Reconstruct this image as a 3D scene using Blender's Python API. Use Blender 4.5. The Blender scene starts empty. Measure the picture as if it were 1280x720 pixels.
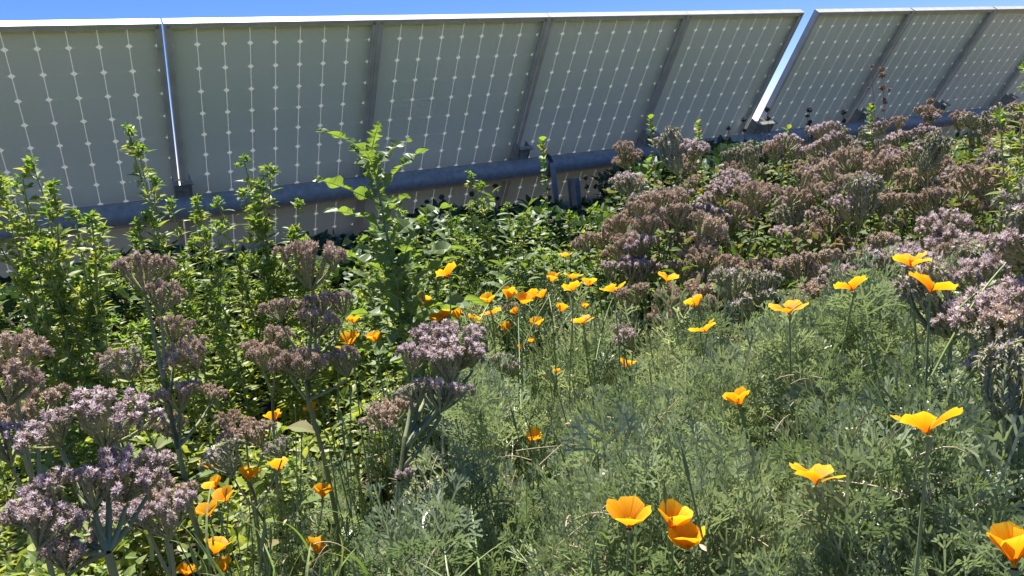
import bpy, math, random
import numpy as np
from mathutils import Matrix

SEED = 7
rnd = random.Random(SEED)
rng = np.random.default_rng(SEED)
scene = bpy.context.scene
COL = scene.collection
H = 1.10                      # eye height
F = 963.0
R = np.array([[0.9950249, 0.0996263, 0.0], [-0.0181641, 0.1814151, -0.9832389], [-0.0979564, 0.9783472, 0.1823221]])
EYE = np.array([0, 0, H])


def at(x, y, D):
    """world point at distance D along the line of sight through photograph pixel x, y"""
    r = R @ np.array([x - 640.0, 360.0 - y, -F])
    return EYE + r / np.linalg.norm(r) * D


def unit(v):
    v = np.asarray(v, float)
    return v / max(1e-9, np.linalg.norm(v))


# ------------------------------------------------------------------ mesh builder
class MB:
    def __init__(self):
        self.v = []; self.f = []; self.m = []; self.t = []; self.n = 0

    def add(self, V, Fc, mat=0, t=None):
        V = np.asarray(V, np.float32).reshape(-1, 3)
        Fc = np.asarray(Fc, np.int64)
        if Fc.ndim == 1: Fc = Fc[None, :]
        self.v.append(V); self.f.append(Fc + self.n)
        self.m.append(np.full(len(Fc), mat, np.int32))
        self.t.append(np.zeros(len(V), np.float32) if t is None else np.broadcast_to(np.asarray(t, np.float32), (len(V),)))
        self.n += len(V)

    def merge(self, o, M=None, off=(0, 0, 0)):
        for V, Fc, m, t in zip(o.v, o.f, o.m, o.t):
            pass
        V = np.concatenate(o.v)
        if M is not None: V = V @ np.asarray(M).T
        V = V + np.asarray(off, np.float32)
        base = self.n
        self.v.append(V.astype(np.float32)); self.t.append(np.concatenate(o.t)); self.n += len(V)
        for Fc, m in zip(o.f, o.m):
            self.f.append(Fc + base); self.m.append(m)

    def mesh(self, name, mats, smooth=False):
        me = bpy.data.meshes.new(name)
        V = np.concatenate(self.v)
        me.vertices.add(len(V)); me.vertices.foreach_set('co', V.ravel())
        loops = np.concatenate([f.ravel() for f in self.f]).astype(np.int32)
        sizes = np.concatenate([np.full(len(f), f.shape[1], np.int32) for f in self.f])
        starts = np.concatenate([[0], np.cumsum(sizes)[:-1]]).astype(np.int32)
        me.loops.add(len(loops)); me.loops.foreach_set('vertex_index', loops)
        me.polygons.add(len(sizes)); me.polygons.foreach_set('loop_start', starts); me.polygons.foreach_set('loop_total', sizes)
        me.polygons.foreach_set('material_index', np.concatenate(self.m))
        me.polygons.foreach_set('use_smooth', np.full(len(sizes), bool(smooth)))
        a = me.attributes.new('t', 'FLOAT', 'POINT'); a.data.foreach_set('value', np.concatenate(self.t).astype(np.float32))
        for m in mats: me.materials.append(m)
        me.update(calc_edges=True); me.validate()
        return me


def link(name, me, parent=None, loc=(0, 0, 0)):
    o = bpy.data.objects.new(name, me); COL.objects.link(o)
    o.location = loc
    if parent is not None: o.parent = parent
    return o


def build(name, mb, mats, parent=None, smooth=False, loc=(0, 0, 0)):
    return link(name, mb.mesh(name, mats if isinstance(mats, (list, tuple)) else [mats], smooth), parent, loc)


def tag(o, label=None, cat=None, group=None, kind=None):
    if label: o['label'] = label
    if cat: o['category'] = cat
    if group: o['group'] = group
    if kind: o['kind'] = kind
    return o


def thing(name, label, cat, loc, group=None):
    o = bpy.data.objects.new(name, None); COL.objects.link(o); o.location = [float(c) for c in loc]
    o.empty_display_size = 0.05
    return tag(o, label, cat, group)


def frame_from(d, up=(0, 0, 1)):
    d = unit(d)
    s = np.cross(up, d)
    if np.linalg.norm(s) < 1e-4: s = np.cross((1, 0, 0), d)
    s = unit(s); n = np.cross(d, s)
    return d, s, n


def tube(mb, pts, rad, mat=0, sides=6, cap=False):
    pts = np.asarray(pts, float); k = len(pts)
    rad = np.broadcast_to(np.asarray(rad, float), (k,))
    tg = np.gradient(pts, axis=0)
    tg /= np.maximum(1e-9, np.linalg.norm(tg, axis=1))[:, None]
    ref = np.array([0.0, 0, 1]) if abs(tg[0, 2]) < 0.9 else np.array([1.0, 0, 0])
    s = np.cross(ref, tg[0]); s = unit(s)
    rings = []
    for i in range(k):
        s = unit(s - tg[i] * (s @ tg[i])); b = np.cross(tg[i], s)
        an = np.arange(sides) * 2 * math.pi / sides
        rings.append(pts[i] + rad[i] * (np.cos(an)[:, None] * s + np.sin(an)[:, None] * b))
    V = np.concatenate(rings)
    i = np.arange(k - 1)[:, None] * sides; j = np.arange(sides)[None, :]; j2 = (j + 1) % sides
    Fc = np.stack([i + j, i + j2, i + sides + j2, i + sides + j], -1).reshape(-1, 4)
    mb.add(V, Fc, mat)
    if cap:
        mb.add(V[:sides][::-1], [list(range(sides))], mat); mb.add(V[-sides:], [list(range(sides))], mat)


def curve(p0, p1, bend=(0, 0, 0), n=8):
    t = np.linspace(0, 1, n)[:, None]
    p0 = np.asarray(p0, float); p1 = np.asarray(p1, float)
    return p0 * (1 - t) + p1 * t + np.asarray(bend, float) * (4 * t * (1 - t))


def box(mb, o, ax, ay, az, mat=0, bev=0.0):
    """box with corner o and edge vectors ax, ay, az"""
    o, ax, ay, az = [np.asarray(q, float) for q in (o, ax, ay, az)]
    V = [o + i * ax + j * ay + k * az for k in (0, 1) for j in (0, 1) for i in (0, 1)]
    Fc = [[0, 2, 3, 1], [4, 5, 7, 6], [0, 1, 5, 4], [2, 6, 7, 3], [0, 4, 6, 2], [1, 3, 7, 5]]
    if np.dot(np.cross(ax, ay), az) < 0: Fc = [f[::-1] for f in Fc]
    mb.add(V, Fc, mat)


# leaf template: x along, y across (-1..1 scaled by width), z up
def leaf_tpl(nseg=4, prof=None, fold=0.25, droop=0.25, wave=0.0):
    t = np.linspace(0, 1, nseg + 1)
    w = prof(t) if prof else np.sin(math.pi * np.clip(t, 0, 1) ** 0.8) ** 0.9
    w = np.maximum(w, 0.02)
    V = []
    for i, (ti, wi) in enumerate(zip(t, w)):
        z = -droop * ti * ti + 0.15 * droop * ti
        wv = wave * math.sin(ti * 17)
        V += [[ti, -wi, z], [ti, 0, z], [ti, wi, z]]
    V = np.array(V, float)
    V[:, 2] += 0
    lift = np.array([fold, 0, fold] * (nseg + 1)) * np.repeat(w, 3)
    wv = wave * np.array([1, 0, -1] * (nseg + 1)) * np.repeat(np.sin(t * 15), 3)
    Fc = []
    for i in range(nseg):
        a = 3 * i
        Fc += [[a, a + 3, a + 4, a + 1], [a + 1, a + 4, a + 5, a + 2]]
    return V, np.array(Fc), lift + wv, np.repeat(t, 3)


def scatter(mb, tpl, P, D, L, W, mat=0, upj=0.3):
    """many copies of a leaf template; P base, D direction, L length, W half width"""
    V, Fc, lift, tt = tpl
    n = len(P)
    if n == 0: return
    P = np.asarray(P, float); D = np.asarray(D, float)
    D = D / np.maximum(1e-9, np.linalg.norm(D, axis=1))[:, None]
    up = np.array([0, 0, 1.0]) + rng.normal(0, upj, (n, 3))
    S = np.cross(up, D); S /= np.maximum(1e-6, np.linalg.norm(S, axis=1))[:, None]
    N = np.cross(D, S)
    L = np.broadcast_to(L, (n,)); W = np.broadcast_to(W, (n,))
    out = (P[:, None, :] + (L[:, None] * V[None, :, 0])[..., None] * D[:, None, :]
           + (W[:, None] * V[None, :, 1])[..., None] * S[:, None, :]
           + (L[:, None] * V[None, :, 2] + W[:, None] * lift[None, :])[..., None] * N[:, None, :])
    k = len(V)
    FF = (Fc[None] + (np.arange(n) * k)[:, None, None]).reshape(-1, Fc.shape[1])
    mb.add(out.reshape(-1, 3), FF, mat, np.tile(tt, n))


def stamp(mb, tpl, P, Rz, tilt, sc, mat=0):
    """copies of an arbitrary (V, F, t) template, spun, tilted and scaled"""
    V, Fc, tt = tpl; n = len(P)
    if n == 0: return
    c, s = np.cos(Rz), np.sin(Rz)
    Z = np.zeros(n); O = np.ones(n)
    Rm = np.stack([c, -s, Z, s, c, Z, Z, Z, O], -1).reshape(n, 3, 3)
    ta = rng.uniform(0, 2 * math.pi, n); ax = np.stack([np.cos(ta), np.sin(ta), Z], -1)
    ct, st = np.cos(tilt), np.sin(tilt)
    K = np.zeros((n, 3, 3)); K[:, 0, 1] = -ax[:, 2]; K[:, 0, 2] = ax[:, 1]; K[:, 1, 0] = ax[:, 2]; K[:, 1, 2] = -ax[:, 0]; K[:, 2, 0] = -ax[:, 1]; K[:, 2, 1] = ax[:, 0]
    Rt = np.eye(3)[None] + st[:, None, None] * K + (1 - ct)[:, None, None] * (K @ K)
    M = Rt @ Rm
    out = np.einsum('nij,kj->nki', M, V) * np.asarray(sc)[:, None, None] + np.asarray(P)[:, None, :]
    FF = (Fc[None] + (np.arange(n) * len(V))[:, None, None]).reshape(-1, Fc.shape[1])
    mb.add(out.reshape(-1, 3), FF, mat, (tt[None] * .55 + rng.uniform(0, .45, (n, 1))).ravel())


# ------------------------------------------------------------------ materials
def mat_new(name):
    m = bpy.data.materials.new(name); m.use_nodes = True
    nt = m.node_tree; nt.nodes.clear()
    return m, nt, nt.nodes, nt.links


def ramp(N, L, src, stops):
    r = N.new('ShaderNodeValToRGB'); L.new(src, r.inputs[0])
    e = r.color_ramp.elements
    while len(e) < len(stops): e.new(0.5)
    for el, (p, c) in zip(e, stops): el.position = p; el.color = (*c, 1)
    return r.outputs[0]


def leaf_mat(name, c0, c1, trans=0.3, tint=(1.25, 1.3, 0.5), rough=0.5, spec=0.35, c2=None, noise=14, tgrad=None, use_t=False):
    m, nt, N, L = mat_new(name)
    out = N.new('ShaderNodeOutputMaterial'); geo = N.new('ShaderNodeNewGeometry')
    oi = N.new('ShaderNodeObjectInfo')
    mx = N.new('ShaderNodeMath'); mx.operation = 'ADD'
    if use_t:
        ta = N.new('ShaderNodeAttribute'); ta.attribute_name = 't'; L.new(ta.outputs['Fac'], mx.inputs[0])
    else: L.new(geo.outputs['Random Per Island'], mx.inputs[0])
    nz = N.new('ShaderNodeTexNoise'); nz.inputs['Scale'].default_value = noise; nz.inputs['Detail'].default_value = 2
    L.new(geo.outputs['Position'], nz.inputs['Vector'])
    mm = N.new('ShaderNodeMath'); mm.operation = 'MULTIPLY_ADD'; L.new(nz.outputs[0], mm.inputs[0]); mm.inputs[1].default_value = 1.2; mm.inputs[2].default_value = -0.6
    L.new(mm.outputs[0], mx.inputs[1])
    ob = N.new('ShaderNodeMath'); ob.operation = 'MULTIPLY_ADD'; L.new(oi.outputs['Random'], ob.inputs[0]); ob.inputs[1].default_value = 0.3; L.new(mx.outputs[0], ob.inputs[2])
    stops = [(0.1, c0), (0.9, c1)] if c2 is None else [(0.1, c0), (0.75, c1), (1.0, c2)]
    col = ramp(N, L, ob.outputs[0], stops)
    if tgrad:
        at_ = N.new('ShaderNodeAttribute'); at_.attribute_name = 't'
        g = ramp(N, L, at_.outputs['Fac'], tgrad)
        mc = N.new('ShaderNodeMix'); mc.data_type = 'RGBA'; mc.blend_type = 'MULTIPLY'; mc.inputs[0].default_value = 1
        L.new(col, mc.inputs[6]); L.new(g, mc.inputs[7]); col = mc.outputs[2]
    p = N.new('ShaderNodeBsdfPrincipled'); L.new(col, p.inputs['Base Color'])
    p.inputs['Roughness'].default_value = rough; p.inputs['Specular IOR Level'].default_value = spec
    if trans > 0:
        tr = N.new('ShaderNodeBsdfTranslucent')
        tm = N.new('ShaderNodeMix'); tm.data_type = 'RGBA'; tm.blend_type = 'MULTIPLY'; tm.inputs[0].default_value = 1
        L.new(col, tm.inputs[6]); tm.inputs[7].default_value = (*tint, 1); tm.clamp_result = False
        L.new(tm.outputs[2], tr.inputs[0])
        ms = N.new('ShaderNodeMixShader'); ms.inputs[0].default_value = trans
        L.new(p.outputs[0], ms.inputs[1]); L.new(tr.outputs[0], ms.inputs[2]); L.new(ms.outputs[0], out.inputs[0])
    else:
        L.new(p.outputs[0], out.inputs[0])
    return m


def plain_mat(name, c0, c1, rough=0.5, metal=0.0, scale=20, bump=0.0, spec=0.4, detail=5):
    m, nt, N, L = mat_new(name)
    out = N.new('ShaderNodeOutputMaterial'); tc = N.new('ShaderNodeTexCoord')
    nz = N.new('ShaderNodeTexNoise'); nz.inputs['Scale'].default_value = scale; nz.inputs['Detail'].default_value = detail
    L.new(tc.outputs['Object'], nz.inputs['Vector'])
    col = ramp(N, L, nz.outputs[0], [(0.35, c0), (0.65, c1)])
    p = N.new('ShaderNodeBsdfPrincipled'); L.new(col, p.inputs['Base Color'])
    p.inputs['Roughness'].default_value = rough; p.inputs['Metallic'].default_value = metal; p.inputs['Specular IOR Level'].default_value = spec
    if bump:
        b = N.new('ShaderNodeBump'); b.inputs['Strength'].default_value = bump; b.inputs['Distance'].default_value = 0.02
        L.new(nz.outputs[0], b.inputs['Height']); L.new(b.outputs[0], p.inputs['Normal'])
    L.new(p.outputs[0], out.inputs[0])
    return m


M = {}
M['poppy_leaf'] = leaf_mat('poppy_leaf', (0.135, 0.19, 0.095), (0.32, 0.375, 0.215), 0.34, (1.2, 1.24, 0.78), 0.32, 0.75, c2=(0.50, 0.53, 0.34), noise=5, use_t=True)  # palest stop paints sunlit highlights into some of the fronds
M['weed_leaf'] = leaf_mat('weed_leaf', (0.14, 0.20, 0.05), (0.26, 0.34, 0.10), 0.48, (1.3, 1.2, 0.45), 0.42, 0.35, c2=(0.36, 0.41, 0.14))
M['weed_bud'] = leaf_mat('weed_bud', (0.16, 0.26, 0.05), (0.26, 0.38, 0.08), 0.4, (1.3, 1.3, 0.4), 0.5, 0.3)
M['broad_leaf'] = leaf_mat('broad_leaf', (0.075, 0.125, 0.038), (0.17, 0.24, 0.09), 0.36, (1.3, 1.3, 0.4), 0.5, 0.3)
M['thistle_leaf'] = leaf_mat('thistle_leaf', (0.09, 0.15, 0.055), (0.17, 0.24, 0.09), 0.5, (1.5, 1.5, 0.4), 0.4, 0.5)
M['vein'] = leaf_mat('vein', (0.30, 0.38, 0.20), (0.40, 0.46, 0.28), 0.2, (1, 1, 0.6))
M['vine_leaf'] = leaf_mat('vine_leaf', (0.12, 0.22, 0.04), (0.27, 0.36, 0.07), 0.4, (1.3, 1.3, 0.35), c2=(0.36, 0.26, 0.10))
M['shaded_leaf'] = leaf_mat('shaded_leaf', (0.03, 0.06, 0.025), (0.07, 0.12, 0.05), 0.2, (1.2, 1.3, 0.5))  # shade under panels and poppy foliage is put into this dark green
M['phacelia_leaf'] = leaf_mat('phacelia_leaf', (0.07, 0.115, 0.03), (0.17, 0.23, 0.07), 0.35, (1.2, 1.3, 0.5), 0.6, 0.2, c2=(0.24, 0.19, 0.09))
M['stem'] = leaf_mat('stem', (0.12, 0.19, 0.06), (0.22, 0.29, 0.11), 0.0, rough=0.5)
M['phacelia_stem'] = leaf_mat('phacelia_stem', (0.15, 0.185, 0.075), (0.25, 0.27, 0.12), 0.0, rough=0.65)
M['dry_stem'] = leaf_mat('dry_stem', (0.20, 0.13, 0.08), (0.34, 0.24, 0.15), 0.0, rough=0.8)
M['dark_head'] = leaf_mat('dark_head', (0.03, 0.035, 0.028), (0.07, 0.07, 0.05), 0.0, rough=0.8)
M['straw'] = leaf_mat('straw', (0.20, 0.14, 0.08), (0.46, 0.38, 0.24), 0.1, (1, 1, 1), 0.7, 0.2)
M['grass'] = leaf_mat('grass', (0.12, 0.22, 0.05), (0.25, 0.35, 0.10), 0.3, (1.2, 1.2, 0.5), 0.4, 0.5, c2=(0.34, 0.38, 0.16))
M['calyx_fresh'] = leaf_mat('calyx_fresh', (0.20, 0.20, 0.10), (0.34, 0.29, 0.18), 0.1, (1, 1, 0.8), 0.8, 0.1, noise=60)
M['petal_fresh'] = leaf_mat('petal_fresh', (0.56, 0.44, 0.46), (0.80, 0.70, 0.69), 0.3, (1, 1, 1), 0.6, 0.2, noise=60)
M['hair_fresh'] = leaf_mat('hair_fresh', (0.42, 0.31, 0.26), (0.64, 0.51, 0.45), 0.2, (1, 1, 1), 0.7, 0.1, noise=60)
M['calyx_faded'] = leaf_mat('calyx_faded', (0.27, 0.21, 0.11), (0.44, 0.34, 0.20), 0.1, (1, 1, 0.8), 0.85, 0.1, noise=60)
M['hair_faded'] = leaf_mat('hair_faded', (0.46, 0.33, 0.23), (0.68, 0.54, 0.41), 0.2, (1, 1, 1), 0.8, 0.1, noise=60)
M['petal_faded'] = leaf_mat('petal_faded', (0.44, 0.34, 0.26), (0.68, 0.58, 0.47), 0.2, (1, 1, 1), 0.8, 0.1, noise=60)
M['calyx_seed'] = leaf_mat('calyx_seed', (0.22, 0.25, 0.13), (0.40, 0.38, 0.24), 0.15, (1, 1, 0.6), 0.8, 0.1, noise=60)
M['soil'] = plain_mat('soil', (0.045, 0.038, 0.024), (0.10, 0.085, 0.055), 0.95, 0, 9, 0.6, 0.1)
M['galvanised'] = plain_mat('galvanised', (0.27, 0.28, 0.25), (0.37, 0.38, 0.34), 0.5, 0.1, 30, 0.05)
M['steel'] = plain_mat('steel', (0.26, 0.26, 0.22), (0.38, 0.38, 0.33), 0.5, 0.3, 25, 0.05)
M['aluminium'] = plain_mat('aluminium', (0.48, 0.48, 0.40), (0.58, 0.58, 0.50), 0.5, 0.15, 12, 0.02)
M['black_band'] = plain_mat('black_band', (0.03, 0.03, 0.035), (0.06, 0.06, 0.065), 0.6)


def petal_mat():
    m, nt, N, L = mat_new('poppy_petal')
    out = N.new('ShaderNodeOutputMaterial'); a = N.new('ShaderNodeAttribute'); a.attribute_name = 't'
    oi = N.new('ShaderNodeObjectInfo')
    nz = N.new('ShaderNodeTexNoise'); nz.inputs['Scale'].default_value = 90
    tc = N.new('ShaderNodeTexCoord'); L.new(tc.outputs['Object'], nz.inputs['Vector'])
    ad = N.new('ShaderNodeMath'); ad.operation = 'MULTIPLY_ADD'; L.new(nz.outputs[0], ad.inputs[0]); ad.inputs[1].default_value = 0.35
    sb = N.new('ShaderNodeMath'); sb.operation = 'SUBTRACT'; L.new(a.outputs['Fac'], sb.inputs[0]); sb.inputs[1].default_value = 0.17
    rr = N.new('ShaderNodeMath'); rr.operation = 'MULTIPLY_ADD'; L.new(oi.outputs['Random'], rr.inputs[0]); rr.inputs[1].default_value = -0.22
    L.new(sb.outputs[0], rr.inputs[2]); L.new(rr.outputs[0], ad.inputs[2])
    va = N.new('ShaderNodeAttribute'); va.attribute_name = 'vein'
    vn = N.new('ShaderNodeTexNoise'); vn.noise_dimensions = '1D'; vn.inputs['Scale'].default_value = 14; vn.inputs['Detail'].default_value = 3; L.new(va.outputs['Fac'], vn.inputs['W'])
    vm = N.new('ShaderNodeMath'); vm.operation = 'MULTIPLY_ADD'; L.new(vn.outputs[0], vm.inputs[0]); vm.inputs[1].default_value = 0.5
    v2 = N.new('ShaderNodeMath'); v2.operation = 'SUBTRACT'; L.new(ad.outputs[0], v2.inputs[0]); v2.inputs[1].default_value = 0.25; L.new(v2.outputs[0], vm.inputs[2])
    col = ramp(N, L, vm.outputs[0], [(0.0, (0.80, 0.18, 0.004)), (0.35, (0.90, 0.34, 0.006)), (0.7, (0.93, 0.44, 0.009)), (1.0, (0.94, 0.60, 0.03))])
    p = N.new('ShaderNodeBsdfPrincipled'); L.new(col, p.inputs['Base Color']); p.inputs['Roughness'].default_value = 0.45
    bp = N.new('ShaderNodeBump'); bp.inputs['Strength'].default_value = 0.35; bp.inputs['Distance'].default_value = 0.004; L.new(vn.outputs[0], bp.inputs['Height']); L.new(bp.outputs[0], p.inputs['Normal'])
    p.inputs['Specular IOR Level'].default_value = 0.25
    tr = N.new('ShaderNodeBsdfTranslucent'); L.new(col, tr.inputs[0])
    ms = N.new('ShaderNodeMixShader'); ms.inputs[0].default_value = 0.5
    L.new(p.outputs[0], ms.inputs[1]); L.new(tr.outputs[0], ms.inputs[2]); L.new(ms.outputs[0], out.inputs[0])
    return m


M['petal'] = petal_mat()
M['stamen'] = leaf_mat('stamen', (0.85, 0.35, 0.01), (0.95, 0.5, 0.02), 0.2, (1, 1, 1))


def backsheet_mat():
    m, nt, N, L = mat_new('backsheet')
    out = N.new('ShaderNodeOutputMaterial')
    tc = N.new('ShaderNodeTexCoord'); nz = N.new('ShaderNodeTexNoise'); nz.inputs['Scale'].default_value = 2.5; nz.inputs['Detail'].default_value = 6
    mp = N.new('ShaderNodeMapping'); mp.inputs['Scale'].default_value = (4, 1.5, 0.7); L.new(tc.outputs['Object'], mp.inputs['Vector']); L.new(mp.outputs[0], nz.inputs['Vector'])
    col = ramp(N, L, nz.outputs[0], [(0.3, (0.87, 0.93, 0.70)), (0.7, (0.91, 0.95, 0.76))])
    p = N.new('ShaderNodeBsdfPrincipled'); L.new(col, p.inputs['Base Color']); p.inputs['Roughness'].default_value = 0.38
    tr = N.new('ShaderNodeBsdfTranslucent'); tr.inputs[0].default_value = (0.80, 0.82, 0.74, 1)
    ms = N.new('ShaderNodeMixShader'); ms.inputs[0].default_value = 0.085
    L.new(p.outputs[0], ms.inputs[1]); L.new(tr.outputs[0], ms.inputs[2]); L.new(ms.outputs[0], out.inputs[0])
    return m


M['backsheet'] = backsheet_mat()
M['cell'] = plain_mat('cell', (0.010, 0.013, 0.030), (0.016, 0.02, 0.045), 0.2, 0.0, 40)

# ------------------------------------------------------------------ world, sun, camera
SUN_EL = math.radians(67)
SUN_DIR = unit([-0.26 * math.cos(SUN_EL), 0.965 * math.cos(SUN_EL), math.sin(SUN_EL)])
w = bpy.data.worlds.new('World'); scene.world = w; w.use_nodes = True
nt = w.node_tree; bg = nt.nodes['Background']
sky = nt.nodes.new('ShaderNodeTexSky'); sky.sky_type = 'NISHITA'; sky.sun_disc = False
sky.sun_elevation = math.asin(SUN_DIR[2]); sky.sun_rotation = math.atan2(SUN_DIR[0], SUN_DIR[1])
sky.air_density = 0.8; sky.dust_density = 0.1; sky.ozone_density = 3.0; sky.altitude = 2500
hs = nt.nodes.new('ShaderNodeHueSaturation'); hs.inputs['Saturation'].default_value = 1.25; nt.links.new(sky.outputs[0], hs.inputs['Color']); hm_ = nt.nodes.new('ShaderNodeMix'); hm_.data_type = 'RGBA'; hm_.blend_type = 'MULTIPLY'; hm_.inputs[0].default_value = 1; hm_.inputs[7].default_value = (0.72, 0.56, 0.70, 1); nt.links.new(hs.outputs[0], hm_.inputs[6]); nt.links.new(hm_.outputs[2], bg.inputs[0]); bg.inputs[1].default_value = 0.115
sl = bpy.data.lights.new('sun', 'SUN'); sl.energy = 5.0; sl.angle = math.radians(0.53); sl.color = (1.0, 0.955, 0.89)
so = bpy.data.objects.new('sun', sl); COL.objects.link(so)
from mathutils import Vector
so.rotation_euler = Vector(SUN_DIR.tolist()).to_track_quat('Z', 'Y').to_euler(); so.location = (-2, 6, 12)
cam = bpy.data.cameras.new('camera'); co = bpy.data.objects.new('camera', cam); COL.objects.link(co)
cam.sensor_width = 36; cam.lens = F / 1280 * 36; cam.clip_start = 0.02; cam.clip_end = 3000
Mx = Matrix(R.tolist()).to_4x4(); Mx.translation = (0, 0, H); co.matrix_world = Mx
scene.camera = co
scene.view_settings.view_transform = 'Standard'; scene.view_settings.look = 'None'
scene.view_settings.gamma = 1; scene.view_settings.exposure = 1.35
scene.cycles.max_bounces = 7; scene.cycles.transparent_max_bounces = 8; scene.cycles.diffuse_bounces = 3; scene.cycles.glossy_bounces = 2
scene.cycles.transmission_bounces = 4
scene.cycles.use_denoising = True; scene.cycles.denoising_prefilter = 'ACCURATE'; scene.cycles.denoising_input_passes = 'RGB_ALBEDO_NORMAL'
scene.cycles.sample_clamp_indirect = 6

# ------------------------------------------------------------------ ground
xs = np.concatenate([-np.geomspace(900, 6, 14), np.linspace(-5, 8, 150), np.geomspace(9, 900, 14)])
ys = np.concatenate([-np.geomspace(900, 3, 12), np.linspace(-2, 9, 130), np.geomspace(10, 900, 14)])
GX, GY = np.meshgrid(xs, ys)


def ground_z(x, y):
    x = np.asarray(x, float); y = np.asarray(y, float)
    k = np.exp(-((x - 1) ** 2 + (y - 2) ** 2) / 30.0)
    return k * (0.02 * np.sin(x * 3.1 + y) + 0.015 * np.sin(y * 5.3 - x * 2.2) + 0.01 * np.sin(x * 11 + 2) * np.sin(y * 9))


GZ = ground_z(GX, GY)
mb = MB(); nx = len(xs); ny = len(ys)
i = np.arange(ny - 1)[:, None] * nx + np.arange(nx - 1)[None, :]
mb.add(np.stack([GX, GY, GZ], -1), np.stack([i, i + 1, i + nx + 1, i + nx], -1).reshape(-1, 4))
tag(build('ground', mb, M['soil'], smooth=True), kind='structure')

# ------------------------------------------------------------------ solar array
A = np.array([0.89272884, 0.4505943, 0.0]); Dn = np.array([-0.27872347, 0.55221399, -0.78573083]); Nn = np.array([-0.35404584, 0.70144457, 0.61856856])
K = 3.68


def pp(u, v, h=0.0):
    """point on the array plane: u along the row, v down the slope, h towards the viewer's side"""
    return EYE + u * A + v * Dn + (K - h) * Nn


V0 = 1.962 - 0.006
PW = 1.052; PL = 1.600
CP = 0.1262; CR = 0.1330


def cell_outline():
    # rounded corner pseudo-square, half side a, wafer radius r
    ax, ay = 0.5 * (CP - 0.0032), 0.5 * (CR - 0.0004); r = 0.0812
    pts = []
    for q in range(4):
        a0 = math.acos(min(1, ax / r)); a1 = math.asin(min(1, ay / r))
        if a1 < a0: a1 = a0
        angs = np.linspace(a0, a1, 5)
        for an in angs:
            x, y = r * math.cos(an), r * math.sin(an)
            if q == 0: pts.append((x, y))
            if q == 1: pts.append((-x, y))
            if q == 2: pts.append((-x, -y))
            if q == 3: pts.append((x, -y))
        if q in (1, 3): pts[-5:] = pts[-5:][::-1]
    return np.array(pts)


CO = cell_outline()


def make_panel():
    O = np.zeros(3)
    t = thing('solar_panel', 'x', 'solar panel', O)
    fr = MB(); wd = 0.011; dp = 0.042; lip = 0.030
    # side walls of the frame, mitred so that no faces share a plane
    def rail(p0, along, inward, L):
        box(fr, p0 - Nn * (-0.006), along * L, inward * wd, -Nn * (dp + 0.006))
        box(fr, p0 + along * 0.0004 + inward * (wd - 0.002) + Nn * 0.0035, along * (L - 0.0008), inward * 0.014, Nn * 0.0024)
        box(fr, p0 + along * 0.0006 + inward * (wd - 0.001) - Nn * (dp - 0.003), along * (L - 0.0012), inward * (lip - wd), Nn * 0.0028)
    e = 0.0008
    rail(O, Dn, A, PL)
    rail(A * PW, Dn, -A, PL)
    rail(A * (wd + e), A, Dn, PW - 2 * wd - 2 * e)
    rail(A * (wd + e) + Dn * PL, A, -Dn, PW - 2 * wd - 2 * e)
    build('frame', fr, M['aluminium'], t)
    bs = MB(); q = wd - 0.002
    bs.add([O + A * q + Dn * q, A * (PW - q) + Dn * q, A * (PW - q) + Dn * (PL - q), A * q + Dn * (PL - q)], [[0, 1, 2, 3]])
    build('backsheet', bs, M['backsheet'], t)
    cl = MB(); u0 = (PW - 8 * CP) / 2; v0 = 0.006
    v0 = (PL - 12 * CR) / 2
    for i_ in range(8):
        for j_ in range(12):
            c = A * (u0 + (i_ + .5) * CP) + Dn * (v0 + (j_ + .5) * CR) + Nn * 0.0009
            cl.add(c + CO[:, :1] * A + CO[:, 1:] * Dn, [list(range(len(CO)))])
    build('cell_grid', cl, M['cell'], t)
    return t


def copy_tree(o, parent=None):
    c = o.copy(); COL.objects.link(c)
    if parent is not None: c.parent = parent
    for ch in list(o.children): copy_tree(ch, c)
    return c


starts = [(-1.749, 'solar panel at the far left end, mostly outside the picture'),
          (-0.688, 'leftmost solar panel, cut by the picture edge, behind tall green weeds'),
          (0.374, 'solar panel seen nearly square on, right of the bright slit between panels'),
          (1.4276, 'solar panel above the jagged-leaved lettuce plant'),
          (2.484, 'solar panel above the black band on the pipe'),
          (3.539, 'solar panel ending at the blue sky gap, right end of left block'),
          (4.736, 'first solar panel right of the sky gap, with bright end frame'),
          (5.803, 'solar panel behind the dry brown seed stalk'),
          (6.873, 'solar panel at the top right picture corner'),
          (7.935, 'farthest solar panel at the right picture edge')]
proto = make_panel()
for k_, (u, lab) in enumerate(starts):
    o = proto if k_ == 0 else copy_tree(proto)
    o.location = pp(u, V0).tolist(); o['label'] = lab; o['group'] = 'solar panels in the tilted row'

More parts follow.
